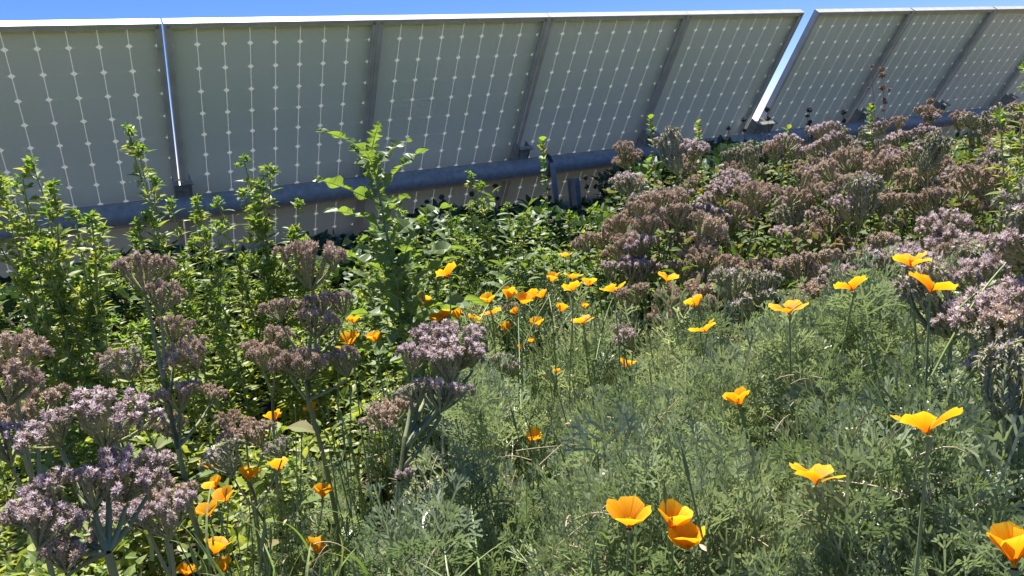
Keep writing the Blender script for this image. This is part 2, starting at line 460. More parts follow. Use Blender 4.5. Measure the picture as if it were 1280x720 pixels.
# torque tube with its saddle brackets
TU = 0.165  # distance of the tube's axis from the panel plane
TR = 0.066
TV = 2.978
c0 = pp(-2.6, TV + 0.0, TU)
t = thing('steel_pipe', 'long grey galvanised steel pipe running under the whole row of panels', 'pipe', c0)
pm = MB(); L_ = 12.5
tube(pm, [A * s for s in np.linspace(0, L_, 12)], TR, sides=40, cap=True)
build('pipe', pm, M['galvanised'], t, smooth=True)
for k_, u in enumerate([-0.688, 0.374, 1.4276, 2.484, 3.539, 4.602, 4.70, 5.803, 6.873, 7.935]):
    bm_ = MB(); o_ = pp(u - 0.045, TV, TU) - c0
    wv = 0.09
    # two cheek plates, a back plate against the panel rail and a top flange
    for sgn in (0.0, wv - 0.006):
        box(bm_, o_ + A * sgn - Dn * 0.155 + Nn * 0.02, A * 0.006, Dn * 0.20, Nn * 0.075)
    box(bm_, o_ + A * 0.007 - Dn * 0.150 + Nn * 0.024, A * (wv - 0.014), Dn * 0.100, Nn * 0.005)
    box(bm_, o_ - A * 0.004 - Dn * 0.163 - Nn * 0.004, A * (wv + 0.008), Dn * 0.007, Nn * 0.036)
    for q in (0.025, 0.065):
        tube(bm_, [o_ + A * q - Dn * 0.10 + Nn * 0.012, o_ + A * q - Dn * 0.10 + Nn * 0.024], 0.007, sides=6, cap=True)
    bm2 = build('bracket', bm_, M['steel'], t)
    rl = MB()   # strut channel following the seam, from pipe to top of panel
# clamp collars on the pipe
for u in (-0.25, 4.65):
    cm = MB(); o_ = pp(u, TV, TU) - c0
    tube(cm, [o_, o_ + A * 0.035], TR + 0.006, sides=32, cap=True)
    build('collar', cm, M['steel'], t, smooth=False)

# post that carries the pipe, with a black band
pt = pp(2.78, TV, TU)
base = pt + np.array([0.08, -0.1, 0]); base[2] = 0
t = thing('support_post', 'grey steel post with curved black strap holding up the pipe', 'post', base)
pm = MB()
# I-section post standing just in front of the pipe
ax_, ay_ = unit([A[0], A[1], 0]), unit([-A[1], A[0], 0])
for dx, wx, dy, wy in ((-0.018, 0.036, -0.05, 0.007), (-0.018, 0.036, 0.045, 0.007), (-0.0035, 0.007, -0.043, 0.088)):
    box(pm, ax_ * dx + ay_ * dy, ax_ * wx, ay_ * wy, np.array([0, 0, pt[2] - 0.10]))
build('post', pm, M['galvanised'], t)
sm = MB()
arc = []
for an in np.linspace(math.radians(-150), math.radians(75), 26):
    arc.append(pt - base + ax_ * -0.10 + (TR + 0.008) * (math.cos(an) * -ay_ + math.sin(an) * np.array([0, 0, 1.0])))
arc = np.array(arc)
tube(sm, arc, 0.012, sides=8)
st = arc[14]
build('strap', sm, M['black_band'], t, smooth=True)
lm = MB()
box(lm, pt - base - ax_ * 0.125 - ay_ * (TR + 0.030) + np.array([0, 0, 0.02]), ax_ * 0.035, ay_ * 0.012, np.array([0.02, 0, -pt[2]]))
build('brace', lm, M['galvanised'], t)

# small bent rod by the gap
g0 = pp(4.60, TV - 0.02, TU + 0.075)
t = thing('cable_hook', 'small bent white rod hooked over the pipe at the sky gap', 'hook', g0)
hm = MB()
hp = np.array([[0, 0, 0.0], [0.01, -0.01, 0.06], [0.05, -0.01, 0.075], [0.14, -0.01, 0.05], [0.17, -0.01, 0.02], [0.175, -0.01, -0.10], [0.175, 0, -0.20]])
tube(hm, hp, 0.006, sides=8, cap=True)
build('rod', hm, M['aluminium'], t, smooth=True)

# ------------------------------------------------------------------ poppies
def petal_mesh(openess, ruff, seed, size=1.0):
    """one fan shaped petal; axis z, petal leans out by openess (radians from the axis)"""
    r_ = random.Random(seed); nu, nv = 9, 10
    V = []; T = []
    for j in range(nv + 1):
        s = j / nv
        for i_ in range(nu + 1):
            q = i_ / nu * 2 - 1
            half = 0.08 + 0.95 * math.sin(min(1.0, s * 1.05) * math.pi * 0.5) ** 1.15     # fan angle
            ang = q * half * 0.62
            rim = 1 - 0.26 * q * q - 0.02 * math.cos(q * 9 + seed) * s
            L_ = s * rim
            th = openess * (0.35 + 0.65 * s ** 0.6)                          # curls outward as it rises
            # arc length position
            cup = 0.22 * math.sin(openess) + 0.16
            rad = L_ * math.sin(th) ; z = L_ * math.cos(th)
            x = rad; y = L_ * math.sin(ang) * 0.98
            x -= cup * (1 - math.cos(ang * 1.3)) * L_ * 1.2 * (1 if openess < 1.1 else -0.2)
            wv = ruff * s * s * math.sin(q * 8 + r_.random() * 0.6 + seed)
            V.append([x + wv * math.cos(th), y, z + wv * math.sin(th)]); T.append(s)
    V = np.array(V) * 0.034 * size
    i_ = np.arange(nv)[:, None] * (nu + 1) + np.arange(nu)[None, :]
    return V, np.stack([i_, i_ + 1, i_ + nu + 2, i_ + nu + 1], -1).reshape(-1, 4), np.array(T)


PET = {}
for st_, (op, rf) in dict(flat=(1.18, 0.05), open=(1.02, 0.045), cup=(0.66, 0.03), bowl=(0.46, 0.02)).items():
    for k_ in range(4):
        o_ = op + rng.normal(0, 0.07)
        mb = MB(); V, Fc, T = petal_mesh(o_, rf, k_ * 13 + len(st_)); mb.add(V, Fc, 0, T)
        me = mb.mesh('petal', [M['petal']], True)
        va = me.attributes.new('vein', 'FLOAT', 'POINT'); va.data.foreach_set('value', np.tile(np.linspace(0, 1, 10), 11).astype(np.float32) + k_ * 3)
        PET[st_, k_] = me
mb = MB()
for k_ in range(22):
    a_ = rng.uniform(0, 6.28); r_ = rng.uniform(0.05, 0.35)
    d_ = np.array([math.cos(a_) * r_, math.sin(a_) * r_, 1.0]); b_ = d_ * 0.003
    tube(mb, [b_, d_ * rng.uniform(0.009, 0.014)], [0.0007, 0.0011], sides=4)
STAM = mb.mesh('stamens', [M['stamen']], True)
mb = MB(); tube(mb, [[0, 0, -0.008], [0, 0, -0.003], [0, 0, -0.0005], [0, 0, 0.001]], [0.0014, 0.0026, 0.0048, 0.0028], sides=10)
RIM = mb.mesh('receptacle', [M['stem']], True)
OPENW = dict(flat=0.066, open=0.060, cup=0.047, bowl=0.036)

# x, y, width in the photograph, state, tilt toward (degrees, sideways), label
POP = [
 (1139, 326, 42, 'open', 'orange poppy highest at the right, above the mauve phacelia heads'),
 (1067, 355, 40, 'open', 'two-winged orange poppy at the back rim of the feathery mound'),
 (1162, 356, 50, 'open', 'big tilted orange poppy above the striped green phacelia pod'),
 (987, 384, 42, 'open', 'ragged orange poppy on top of the feathery mound, petals askew'),
 (883, 408, 36, 'open', 'orange poppy at the left rim of the feathery mound'),
 (872, 381, 24, 'cup', 'dull shaded orange poppy tucked under phacelia heads'),
 (834, 347, 30, 'open', 'orange poppy standing alone below the large faded phacelia cluster'),
 (926, 502, 32, 'cup', 'small cupped orange poppy alone in the middle of the feathery mound'),
 (1160, 529, 70, 'open', 'largest wide open golden poppy, in front of the mound at right'),
 (1020, 594, 58, 'open', 'flat saucer-like yellow-orange poppy low on the mound'),
 (786, 650, 50, 'cup', 'heart-shaped orange poppy, left one of the bottom trio'),
 (838, 655, 46, 'cup', 'orange poppy at the back of the bottom trio'),
 (860, 680, 46, 'cup', 'orange poppy at the front of the bottom trio, lowest'),
 (1268, 702, 44, 'bowl', 'half-closed poppy cut by the bottom right picture corner'),
 (783, 457, 21, 'cup', 'small round poppy beside the dark leafy patch, right of centre'),
 (663, 548, 26, 'cup', 'lone round yellow-orange poppy in the central foliage'),
 (707, 318, 20, 'open', 'farthest small poppy, nearest the support post'),
 (688, 349, 22, 'cup', 'left poppy of the back row below the support post'),
 (716, 344, 25, 'open', 'upper poppy of the stacked pair below the support post'),
 (717, 358, 29, 'open', 'lower flat poppy of the stacked pair below the support post'),
 (736, 355, 20, 'cup', 'small poppy just right of the stacked pair'),
 (768, 359, 31, 'open', 'poppy at the right end of the back row'),
 (562, 339, 34, 'open', 'single wide poppy right of the jagged-leaved lettuce plant'),
 (528, 379, 22, 'cup', 'small poppy at the foot of the jagged-leaved lettuce plant'),
 (546, 401, 22, 'cup', 'leftmost poppy peeking over the central purple phacelia'),
 (557, 395, 22, 'cup', 'second poppy from left over the central purple phacelia'),
 (574, 397, 16, 'bowl', 'third narrow poppy over the central purple phacelia'),
 (592, 397, 22, 'open', 'rightmost flat poppy over the central purple phacelia'),
 (612, 376, 21, 'cup', 'upper cupped poppy at the left of the central cluster'),
 (615, 388, 29, 'flat', 'flat yellow poppy below the cupped one in the central cluster'),
 (635, 372, 18, 'bowl', 'narrow poppy at the top of the central cluster'),
 (654, 377, 24, 'cup', 'fullest poppy in the middle of the central cluster'),
 (667, 372, 20, 'cup', 'poppy touching the right side of the fullest one in the cluster'),
 (679, 370, 18, 'cup', 'poppy at the right end of the central cluster'),
 (701, 387, 19, 'cup', 'heart-shaped poppy just right of the central cluster'),
 (729, 400, 28, 'open', 'two-lobed poppy at the lower right of the central cluster'),
 (729, 385, 11, 'bowl', 'tiny poppy directly above the two-lobed poppy'),
 (674, 405, 19, 'cup', 'poppy below the central cluster on a tall stem'),
 (635, 411, 17, 'cup', 'half-hidden poppy under the flat yellow one'),
 (646, 392, 12, 'bowl', 'tiny poppy under the fullest one of the cluster'),
 (665, 428, 10, 'bowl', 'tiny orange bud-like poppy low in the central stems'),
 (651, 436, 9, 'bowl', 'tiny yellowish poppy low in the central stems'),
 (540, 445, 12, 'bowl', 'orange spot of a poppy seen through the central purple phacelia'),
 (442, 402, 18, 'cup', 'small poppy right of the tall brown-headed phacelia, uppermost of four'),
 (441, 427, 26, 'cup', 'largest poppy beside the tall brown-headed phacelia'),
 (471, 424, 20, 'cup', 'poppy farthest right of the tall brown-headed phacelia'),
 (423, 435, 14, 'open', 'flattened poppy half under the largest one beside the tall phacelia'),
 (344, 524, 21, 'cup', 'deep orange shaded poppy under the dark phacelia head'),
 (332, 540, 19, 'open', 'lighter poppy just below the deep orange shaded one'),
 (393, 512, 18, 'cup', 'poppy behind the stems of the tall brown-headed phacelia'),
 (349, 585, 26, 'cup', 'poppy right of the lower left group, beside a pale tuft'),
 (311, 597, 27, 'cup', 'poppy in the upper middle of the lower left group'),
 (261, 581, 25, 'open', 'topmost poppy of the lower left group'),
 (271, 608, 23, 'cup', 'small tilted poppy left in the lower left group'),
 (285, 623, 26, 'cup', 'large round poppy in the middle of the lower left group'),
 (262, 642, 27, 'cup', 'lowest poppy of the lower left group'),
 (403, 619, 27, 'cup', 'reddish orange shaded poppy right of the lower left group'),
 (268, 689, 31, 'cup', 'bright yellow-orange poppy by the long grass blades, lower left'),
 (283, 711, 28, 'cup', 'poppy crossed by a green stem at the bottom edge'),
 (232, 717, 20, 'cup', 'poppy cut by the bottom picture edge, lower left'),
 (396, 687, 27, 'cup', 'poppy between grass blades near the bottom edge'),
 (695, 466, 10, 'bowl', 'tiny orange poppy speck between centre and right stems'),
 (487, 714, 15, 'bowl', 'small dark orange poppy at the bottom edge in the shade'),
 (546, 645, 11, 'bowl', 'tiny rusty poppy deep in the shade at bottom centre'),
]
POPPY_POS = []
for k_, (px, py, wd, stt, lab) in enumerate(POP):
    D = F * OPENW[stt] * 0.98 / wd
    D = min(D, 3.3); D = max(D, 0.72)
    size = 1.13 * wd * D / F / (OPENW[stt])
    if wd < 15: D = 2.0; size = wd * D / F / OPENW[stt]
    if wd >= 15: D *= .95; size *= .95
    p = at(px, py + wd * 0.25, D)
    POPPY_POS.append(p)
    gz = float(ground_z(p[0], p[1]))
    bx, by = p[0] + rnd.uniform(-.07, .07), p[1] + rnd.uniform(-.03, .09)
    t = thing('california_poppy', lab, 'poppy', (bx, by, gz), 'orange poppies')
    tip = p - np.array([bx, by, gz])
    sm = MB(); bend = (rnd.uniform(-.03, .03), rnd.uniform(-.03, .03), 0)
    tube(sm, curve((0, 0, 0), tip - np.array([0, 0, .006 * size]), bend, 9), np.linspace(.0026, .0013, 9), sides=6)
    build('stem', sm, M['stem'], t, True)
    tx, ty = rnd.uniform(-.35, .35), rnd.uniform(-.5, .15)
    if px in (1162,): tx = 0.4
    rz = rnd.uniform(0, 1.57)
    for q in range(4):
        o = link('petal', PET[stt, (q + k_) % 4], t)
        o.location = tip.tolist()
        o.rotation_mode = 'QUATERNION'
        mq = Matrix.Rotation(ty, 3, 'X') @ Matrix.Rotation(tx, 3, 'Y') @ Matrix.Rotation(rz + q * math.pi / 2 + rnd.uniform(-.12, .12), 3, 'Z') @ Matrix.Rotation(rnd.uniform(-.24, .16), 3, 'Y')
        o.rotation_quaternion = mq.to_quaternion()
        s_ = size * (1.0 if q % 2 else 0.95) * rnd.uniform(.95, 1.05); o.scale = (s_, s_, s_)
    rq = (Matrix.Rotation(ty, 3, 'X') @ Matrix.Rotation(tx, 3, 'Y')).to_quaternion()
    for nm, me in (('stamens', STAM), ('receptacle', RIM)):
        o = link(nm, me, t); o.location = tip.tolist(); o.scale = (size,) * 3; o.rotation_mode = 'QUATERNION'; o.rotation_quaternion = rq

# ------------------------------------------------------------------ phacelia heads
SPIN_F = None


def spindle(mb, P, D, L, W, mat):
    """4-sided pointed buds"""
    n = len(P)
    D = D / np.linalg.norm(D, axis=1)[:, None]
    up = rng.normal(0, 1, (n, 3)); S = np.cross(up, D); S /= np.maximum(1e-6, np.linalg.norm(S, axis=1))[:, None]; N_ = np.cross(D, S)
    L = np.broadcast_to(L, (n,))[:, None]; W = np.broadcast_to(W, (n,))[:, None]
    mid = P + D * L * 0.45
    V = np.stack([P, mid + S * W, mid + N_ * W, mid - S * W, mid - N_ * W, P + D * L], 1)
    Fc = np.array([[0, 2, 1], [0, 3, 2], [0, 4, 3], [0, 1, 4], [5, 1, 2], [5, 2, 3], [5, 3, 4], [5, 4, 1]])
    FF = (Fc[None] + (np.arange(n) * 6)[:, None, None]).reshape(-1, 3)
    mb.add(V.reshape(-1, 3), FF, mat)


def hairs(mb, P, D, L, W, mat):
    n = len(P); D = D / np.linalg.norm(D, axis=1)[:, None]
    S = np.cross(D, rng.normal(0, 1, (n, 3))); S /= np.maximum(1e-6, np.linalg.norm(S, axis=1))[:, None]
    L = np.broadcast_to(L, (n,))[:, None]
    V = np.stack([P - S * W, P + S * W, P + D * L + S * W * 0.7, P + D * L - S * W * 0.7], 1)
    FF = (np.array([[0, 1, 2, 3]])[None] + (np.arange(n) * 4)[:, None, None]).reshape(-1, 4)
    mb.add(V.reshape(-1, 3), FF, mat)


def florets(mb, P, D, r, mat):
    """five-lobed little bells"""
    for p, d in zip(P, D):
        d, s, n_ = frame_from(d + rng.normal(0, .1, 3), rng.normal(0, 1, 3))
        rr = r * rng.uniform(.8, 1.2)
        base = p; V = [base]
        for k in range(5):
            a = k * 1.2566 + rng.uniform(-.1, .1)
            for da, q, h in ((-.42, .62, .75), (0, 1.15, 1.05), (.42, .62, .75)):
                V.append(base + rr * (q * (math.cos(a + da) * s + math.sin(a + da) * n_) + h * d))
        Fc = [[0, 1 + 3 * k, 2 + 3 * k, 3 + 3 * k] for k in range(5)]
        mb.add(V, Fc, mat)


def make_head(kind, seed, R0=0.040, H0=0.045, n=9, upright=0.0):
    """compound of coiled cymes: stalks fan out from a point and carry fuzzy flower tops"""
    global rng
    keep = rng; rng = np.random.default_rng(seed)
    mb = MB()
    for i_ in range(n):
        az = i_ * 2.399 + rng.uniform(-.25, .25)
        rr = R0 * math.sqrt((i_ + 0.6) / n) * rng.uniform(.88, 1.1)
        hh = H0 * (1.06 - 0.22 * (rr / R0) ** 2) * rng.uniform(.92, 1.08)
        o = np.array([math.cos(az), math.sin(az), 0.0]); up = np.array([0, 0, 1.0])
        t_ = np.linspace(0, 1, 11)[:, None]
        b1 = o * rr * (0.25 if upright else 0.5) + up * hh * .35; b2 = o * rr * 1.0 + up * hh * .75; b3 = o * rr * (1.0 + .06) + up * hh
        if upright:
            rr = R0 * rng.uniform(.72, 1.0) * (1 if i_ < n * .75 else .4); b1 = o * rr * 1.25 + up * hh * .22; b2 = o * rr * 1.45 + up * hh * .75; b3 = o * rr * .95 + up * hh
        main = 3 * (1 - t_) ** 2 * t_ * b1 + 3 * (1 - t_) * t_ ** 2 * b2 + t_ ** 3 * b3
        # curl at the tip, outward and down
        cr = rng.uniform(.005, .008); an = np.linspace(0, math.pi * 1.15, 8)[1:, None]
        curl = b3 + o * cr * (1 - np.cos(an)) + up * cr * np.sin(an)
        path = np.concatenate([main, curl])
        tube(mb, path, np.concatenate([np.linspace(.0022, .0030, 11) * (.9 if upright else 1), np.linspace(.0030, .0012, 7)]), 0, sides=5)
        tg = np.gradient(path, axis=0); tg /= np.linalg.norm(tg, axis=1)[:, None]
        side = np.cross(up, o)
        # calyces in two rows along the upper 2/3 of the stalk
        nc = 24 if kind != 'seed' else 28
        ii = rng.uniform(3.2 if kind != 'seed' else 1.5, 16.5, nc * 2)
        i0 = ii.astype(int); fr = (ii - i0)[:, None]
        Pc = path[i0] * (1 - fr) + path[np.minimum(i0 + 1, 17)] * fr; Tc = tg[i0]
        sgn = np.where(np.arange(nc * 2) % 2, 1, -1)[:, None]
        Dc = side * sgn * 0.7 + o * rng.uniform(-.2, .9, (nc * 2, 1)) + Tc * 1.0 + rng.normal(0, .18, (nc * 2, 3))
        spindle(mb, Pc, Dc, rng.uniform(.0065, .0100, nc * 2) * (1.3 if upright else 1), rng.uniform(.0015, .0023, nc * 2), 1)
        # fuzzy top
        nf = dict(fresh=80, faded=95, seed=26)[kind]
        ii = rng.uniform(8.5, 17, nf); i0 = np.minimum(ii.astype(int), 16); fr = (ii - i0)[:, None]
        Pt = path[i0] * (1 - fr) + path[i0 + 1] * fr
        Dt = up * 0.8 + o * 0.3 + rng.normal(0, .75, (nf, 3)); Dt[:, 2] = np.abs(Dt[:, 2]) * .9
        hairs(mb, Pt + Dt * .001, Dt, rng.uniform(.004, .0080, nf), .00042, 2)
        nb = dict(fresh=22, faded=34, seed=7)[kind]
        ii = rng.uniform(9, 17, nb); i0 = np.minimum(ii.astype(int), 16)
        Db = up + rng.normal(0, .6, (nb, 3)); Db[:, 2] = np.abs(Db[:, 2])
        spindle(mb, path[i0] + Db * .0015, Db, rng.uniform(.005, .009, nb), rng.uniform(.0013, .002, nb), 2 if kind != 'seed' else 1)
        nfl = dict(fresh=7, faded=3, seed=2)[kind]
        ii = rng.uniform(9, 17, nfl); i0 = np.minimum(ii.astype(int), 16)
        Dfl = up * 1.0 + rng.normal(0, .5, (nfl, 3)); Dfl[:, 2] = np.abs(Dfl[:, 2])
        Dfl /= np.linalg.norm(Dfl, axis=1)[:, None]
        florets(mb, path[i0] + Dfl * .0055, Dfl, .0042, 3)
    rng = keep
    mats = dict(fresh=[M['phacelia_stem'], M['calyx_fresh'], M['hair_fresh'], M['petal_fresh']],
                faded=[M['phacelia_stem'], M['calyx_faded'], M['hair_faded'], M['petal_faded']],
                seed=[M['phacelia_stem'], M['calyx_seed'], M['hair_faded'], M['petal_fresh']])[kind]
    return mb.mesh('flower_cluster', mats, False)


HEADS = {}
for kind in ('fresh', 'faded', 'seed'):
    HEADS[kind] = [make_head(kind, 100 + 7 * q + len(kind), R0=[.036, .042, .034, .045][q], H0=[.045, .040, .052, .048][q], n=[11, 15, 10, 16][q]) for q in range(4)]
HEADS['bundle'] = [make_head('seed', 300 + q, R0=.024, H0=.072, n=13, upright=1) for q in range(3)]
HEADS['fan'] = [make_head('fresh', 400 + q, R0=.048, H0=.060, n=17) for q in range(2)]
HEADS['fadedfan'] = [make_head('faded', 420 + q, R0=.052, H0=.060, n=19) for q in range(2)]

LEAF_P = leaf_tpl(8, lambda t: (np.sin(np.pi * t ** .75) ** .8) * (1 + .38 * np.sin(t * 44)), .2, .35)
LEAF_L = leaf_tpl(4, lambda t: np.sin(np.pi * t ** .7) ** .85, .3, .3)
LEAF_B = leaf_tpl(5, lambda t: np.sin(np.pi * t ** .8) ** .7, .25, .35)
LEAF_N = leaf_tpl(3, None, .35, .2)
LEAF_S = leaf_tpl(2, lambda t: np.sin(np.pi * np.clip(t, .02, .98)) ** .6, .25, .15)


def phacelia(base, heads, label, group='phacelia plants', nleaf=10, leaf=.055, stem_r=.0036, junction=None, lean=(0, 0, 0)):
    """heads: (point, scale, kind, variant). Stem rises from base to a fork below the heads."""
    base = np.asarray(base, float)
    t = thing('phacelia_plant', label, 'flowering plant', base, group)
    pts = np.array([h[0] for h in heads]) - base
    top = pts.mean(0)
    zmin = pts[:, 2].min()
    jn = np.array([top[0] * .9, top[1] * .9, zmin - .10]) if junction is None else np.asarray(junction) - base
    sm = MB()
    trunk = curve((0, 0, 0), jn, np.array([rnd.uniform(-.02, .02), rnd.uniform(-.02, .02), 0]) + lean, 10)
    if jn[2] < pts[:, 2].max() - .16:
        ext = pts[np.argmax(pts[:, 2])]
        trunk2 = curve(jn, ext, (0, 0, 0), 6)
    tube(sm, trunk, np.linspace(stem_r * 1.15, stem_r * .85, 10), 0, 7)
    for (hp, sc, kd, vr), p in zip(heads, pts):
        f_ = np.clip((p[2] - jn[2] - .06) / max(.05, pts[:, 2].max() - jn[2]), 0, 1)
        src = jn if f_ < .15 else jn * (1 - f_ * .7) + pts[np.argmax(pts[:, 2])] * f_ * .7
        tip = p - np.array([0, 0, .004])
        tube(sm, curve(src, tip, (p - src) * [.06, .06, -.05], 6), np.linspace(stem_r * .7, stem_r * .45, 6), 0, 6)
        if f_ >= .15: tube(sm, curve(jn, src, (0, 0, 0), 3), stem_r * .8, 0, 6)
    build('stem', sm, M['phacelia_stem'], t, True)
    for (hp, sc, kd, vr), p in zip(heads, pts):
        o = link('flower_cluster', HEADS[kd][vr % len(HEADS[kd])], t)
        o.location = p.tolist(); o.scale = (sc, sc, sc * rnd.uniform(.95, 1.35))
        o.rotation_euler = (rnd.uniform(-.45, .35), rnd.uniform(-.4, .4), rnd.uniform(0, 6.28))
    if nleaf:
        lm = MB(); n = nleaf
        s = rng.uniform(.25, 1, n); idx = (s * 9).astype(int)
        P = trunk[idx] + rng.normal(0, .002, (n, 3)); a = rng.uniform(0, 6.28, n)
        Dd = np.stack([np.cos(a), np.sin(a), rng.uniform(.1, .9, n)], -1)
        Ls = leaf * rng.uniform(.6, 1.3, n)
        scatter(lm, LEAF_P, P, Dd, Ls, Ls * .26, 0)
        o = build('leaves', lm, M['phacelia_leaf'], t)
    return t


def hd(px, py, D, sc, kd, vr=None):
    p = at(px, py, D); s = sc
    # px,py marks the middle of the fuzzy top: the cluster's origin lies below it
    return (p - np.array([0, 0, .038 * s]), s, kd, rnd.randrange(8) if vr is None else vr)


def gpt(px, py, D, dx=0, dy=0):
    p = at(px, py, D); return np.array([p[0] + dx, p[1] + dy, float(ground_z(p[0], p[1]))])


HG = 'phacelia plants standing singly'
phacelia(gpt(150, 560, .82, .03, .02), [hd(125, 526, .76, .66, 'fan', 0), hd(70, 532, .78, .5, 'fresh', 1), hd(150, 598, .74, .56, 'fresh', 3), hd(178, 590, .77, .5, 'fresh', 1), hd(112, 608, .73, .5, 'fresh', 0), hd(62, 625, .76, .54, 'fresh', 1), hd(42, 660, .75, .5, 'fresh', 3), hd(78, 690, .75, .45, 'faded', 1)],
         'large mauve phacelia nearest the viewer at lower left, thick pale stem', HG, 4, .05, .004, junction=at(135, 690, .73))
phacelia(gpt(10, 520, .98), [hd(8, 440, .97, .75, 'faded', 0), hd(5, 480, .95, .6, 'faded', 1), hd(40, 510, 1.02, .7, 'faded', 3), hd(8, 556, .95, .55, 'fresh', 2)],
         'brownish phacelia cut by the left picture edge', HG, 6, .07)
phacelia(gpt(200, 600, 1.0, .02), [hd(180, 632, .97, .7, 'fresh', 1), hd(208, 650, .95, .6, 'fresh', 3), hd(198, 622, .99, .6, 'faded', 3)],
         'low mauve phacelia between the large one and the lower left poppies', HG, 5, .06)
phacelia(gpt(215, 560, 1.55), [hd(178, 346, 1.52, .85, 'fadedfan', 0), hd(198, 375, 1.5, .75, 'faded', 2), hd(213, 412, 1.55, .7, 'faded', 0), hd(243, 442, 1.52, .85, 'faded', 1), hd(158, 455, 1.56, .8, 'seed', 0), hd(222, 494, 1.5, .75, 'faded', 3), hd(212, 530, 1.55, .6, 'faded', 0), hd(262, 488, 1.55, .5, 'faded', 1)],
         'tall brown-pink phacelia in front of the leafy weeds, with stacked heads', HG, 9, .055, .005, junction=at(222, 560, 1.5))
phacelia(gpt(385, 520, 1.6), [hd(386, 338, 1.58, 1.05, 'fadedfan', 1), hd(348, 384, 1.57, .75, 'faded', 0), hd(400, 378, 1.6, .8, 'faded', 1), hd(392, 405, 1.55, .75, 'faded', 3), hd(428, 380, 1.62, .65, 'faded', 2), hd(378, 456, 1.52, .8, 'faded', 3), hd(360, 452, 1.55, .6, 'faded', 1), hd(432, 456, 1.56, .7, 'faded', 2)],
         'tall brown-headed phacelia with flat fan top against the panel', HG, 8, .05, .005, junction=at(385, 500, 1.55))
phacelia(gpt(430, 640, 1.25), [hd(570, 436, 1.25, .95, 'fan', 1), hd(545, 428, 1.28, .85, 'fresh', 2), hd(514, 448, 1.22, .7, 'fresh', 0), hd(560, 456, 1.2, .85, 'fresh', 2), hd(548, 492, 1.2, .8, 'fresh', 1), hd(520, 485, 1.22, .6, 'seed', 1), hd(588, 442, 1.26, .65, 'fresh', 0), hd(510, 593, 1.2, .35, 'fresh', 0)],
         'dense purple phacelia on a leaning stem in the centre', HG, 5, .045, .006, junction=at(500, 600, 1.2))
phacelia(gpt(483, 600, 1.32), [hd(490, 510, 1.3, .75, 'faded', 1), hd(476, 520, 1.28, .65, 'faded', 0)],
         'small dusty pink phacelia left below the dense purple one', HG, 3, .05, .003)
phacelia(gpt(325, 520, 1.75), [hd(322, 434, 1.75, .8, 'faded', 0), hd(340, 425, 1.75, .8, 'faded', 2), hd(328, 448, 1.7, .7, 'faded', 1)],
         'small faded phacelia left of the tall fan-topped one', HG, 5, .05)
phacelia(gpt(310, 600, 1.55), [hd(305, 538, 1.55, .7, 'faded', 3), hd(325, 542, 1.53, .75, 'faded', 0), hd(285, 524, 1.58, .55, 'faded', 1)],
         'dark dusty phacelia head just above the deep orange shaded poppy', HG, 4, .06)
phacelia(gpt(290, 640, 1.45), [hd(288, 572, 1.45, .9, 'seed', 0), hd(350, 560, 1.5, .5, 'seed', 1)],
         'pale whitish phacelia tuft above the lower left poppies', HG, 3, .05, .003)
phacelia(gpt(262, 400, 1.9), [hd(160, 460, 1.8, .7, 'faded', 1), hd(140, 452, 1.82, .7, 'faded', 2)],
         'small tan phacelia tuft among the leafy weeds', HG, 3, .05, .003)
# right of centre and right edge
phacelia(gpt(1185, 500, 1.17), [hd(1188, 390, 1.3, 1.0, 'bundle', 0)],
         'striped green pod-like phacelia bundle on a thick stem, right', HG, 3, .07, .0055)
phacelia(gpt(1135, 470, 1.45), [hd(1122, 340, 1.7, 1.1, 'fan', 0), hd(1145, 352, 1.65, .8, 'fresh', 2)],
         'mauve phacelia under the highest right-hand poppy', HG, 3, .06, .004)
phacelia(gpt(1210, 470, 1.4), [hd(1205, 335, 1.6, .9, 'bundle', 1), hd(1226, 345, 1.5, .9, 'fresh', 1)],
         'pale-tipped phacelia right of the big tilted poppy', HG, 4, .06, .004)
phacelia(gpt(1265, 400, 1.15), [hd(1275, 300, 1.3, 1.1, 'bundle', 2), hd(1292, 300, 1.2, .9, 'fresh', 1)],
         'dark upright phacelia bundle at the right picture edge', HG, 3, .07, .005)
phacelia(gpt(1250, 480, 1.3), [hd(1240, 392, 1.25, 1.0, 'fresh', 1), hd(1262, 382, 1.28, 1.0, 'fresh', 3), hd(1255, 425, 1.2, .9, 'seed', 1), hd(1275, 405, 1.2, .9, 'faded', 2)],
         'mauve phacelia group low at the right edge behind the grass stems', HG, 4, .06, .004)
phacelia(gpt(1255, 560, 1.05), [hd(1262, 500, 1.02, 1.0, 'bundle', 1), hd(1280, 480, 1.05, 1.0, 'seed', 3)],
         'green-brown phacelia low at the right edge above the corner poppy', HG, 4, .07, .004)
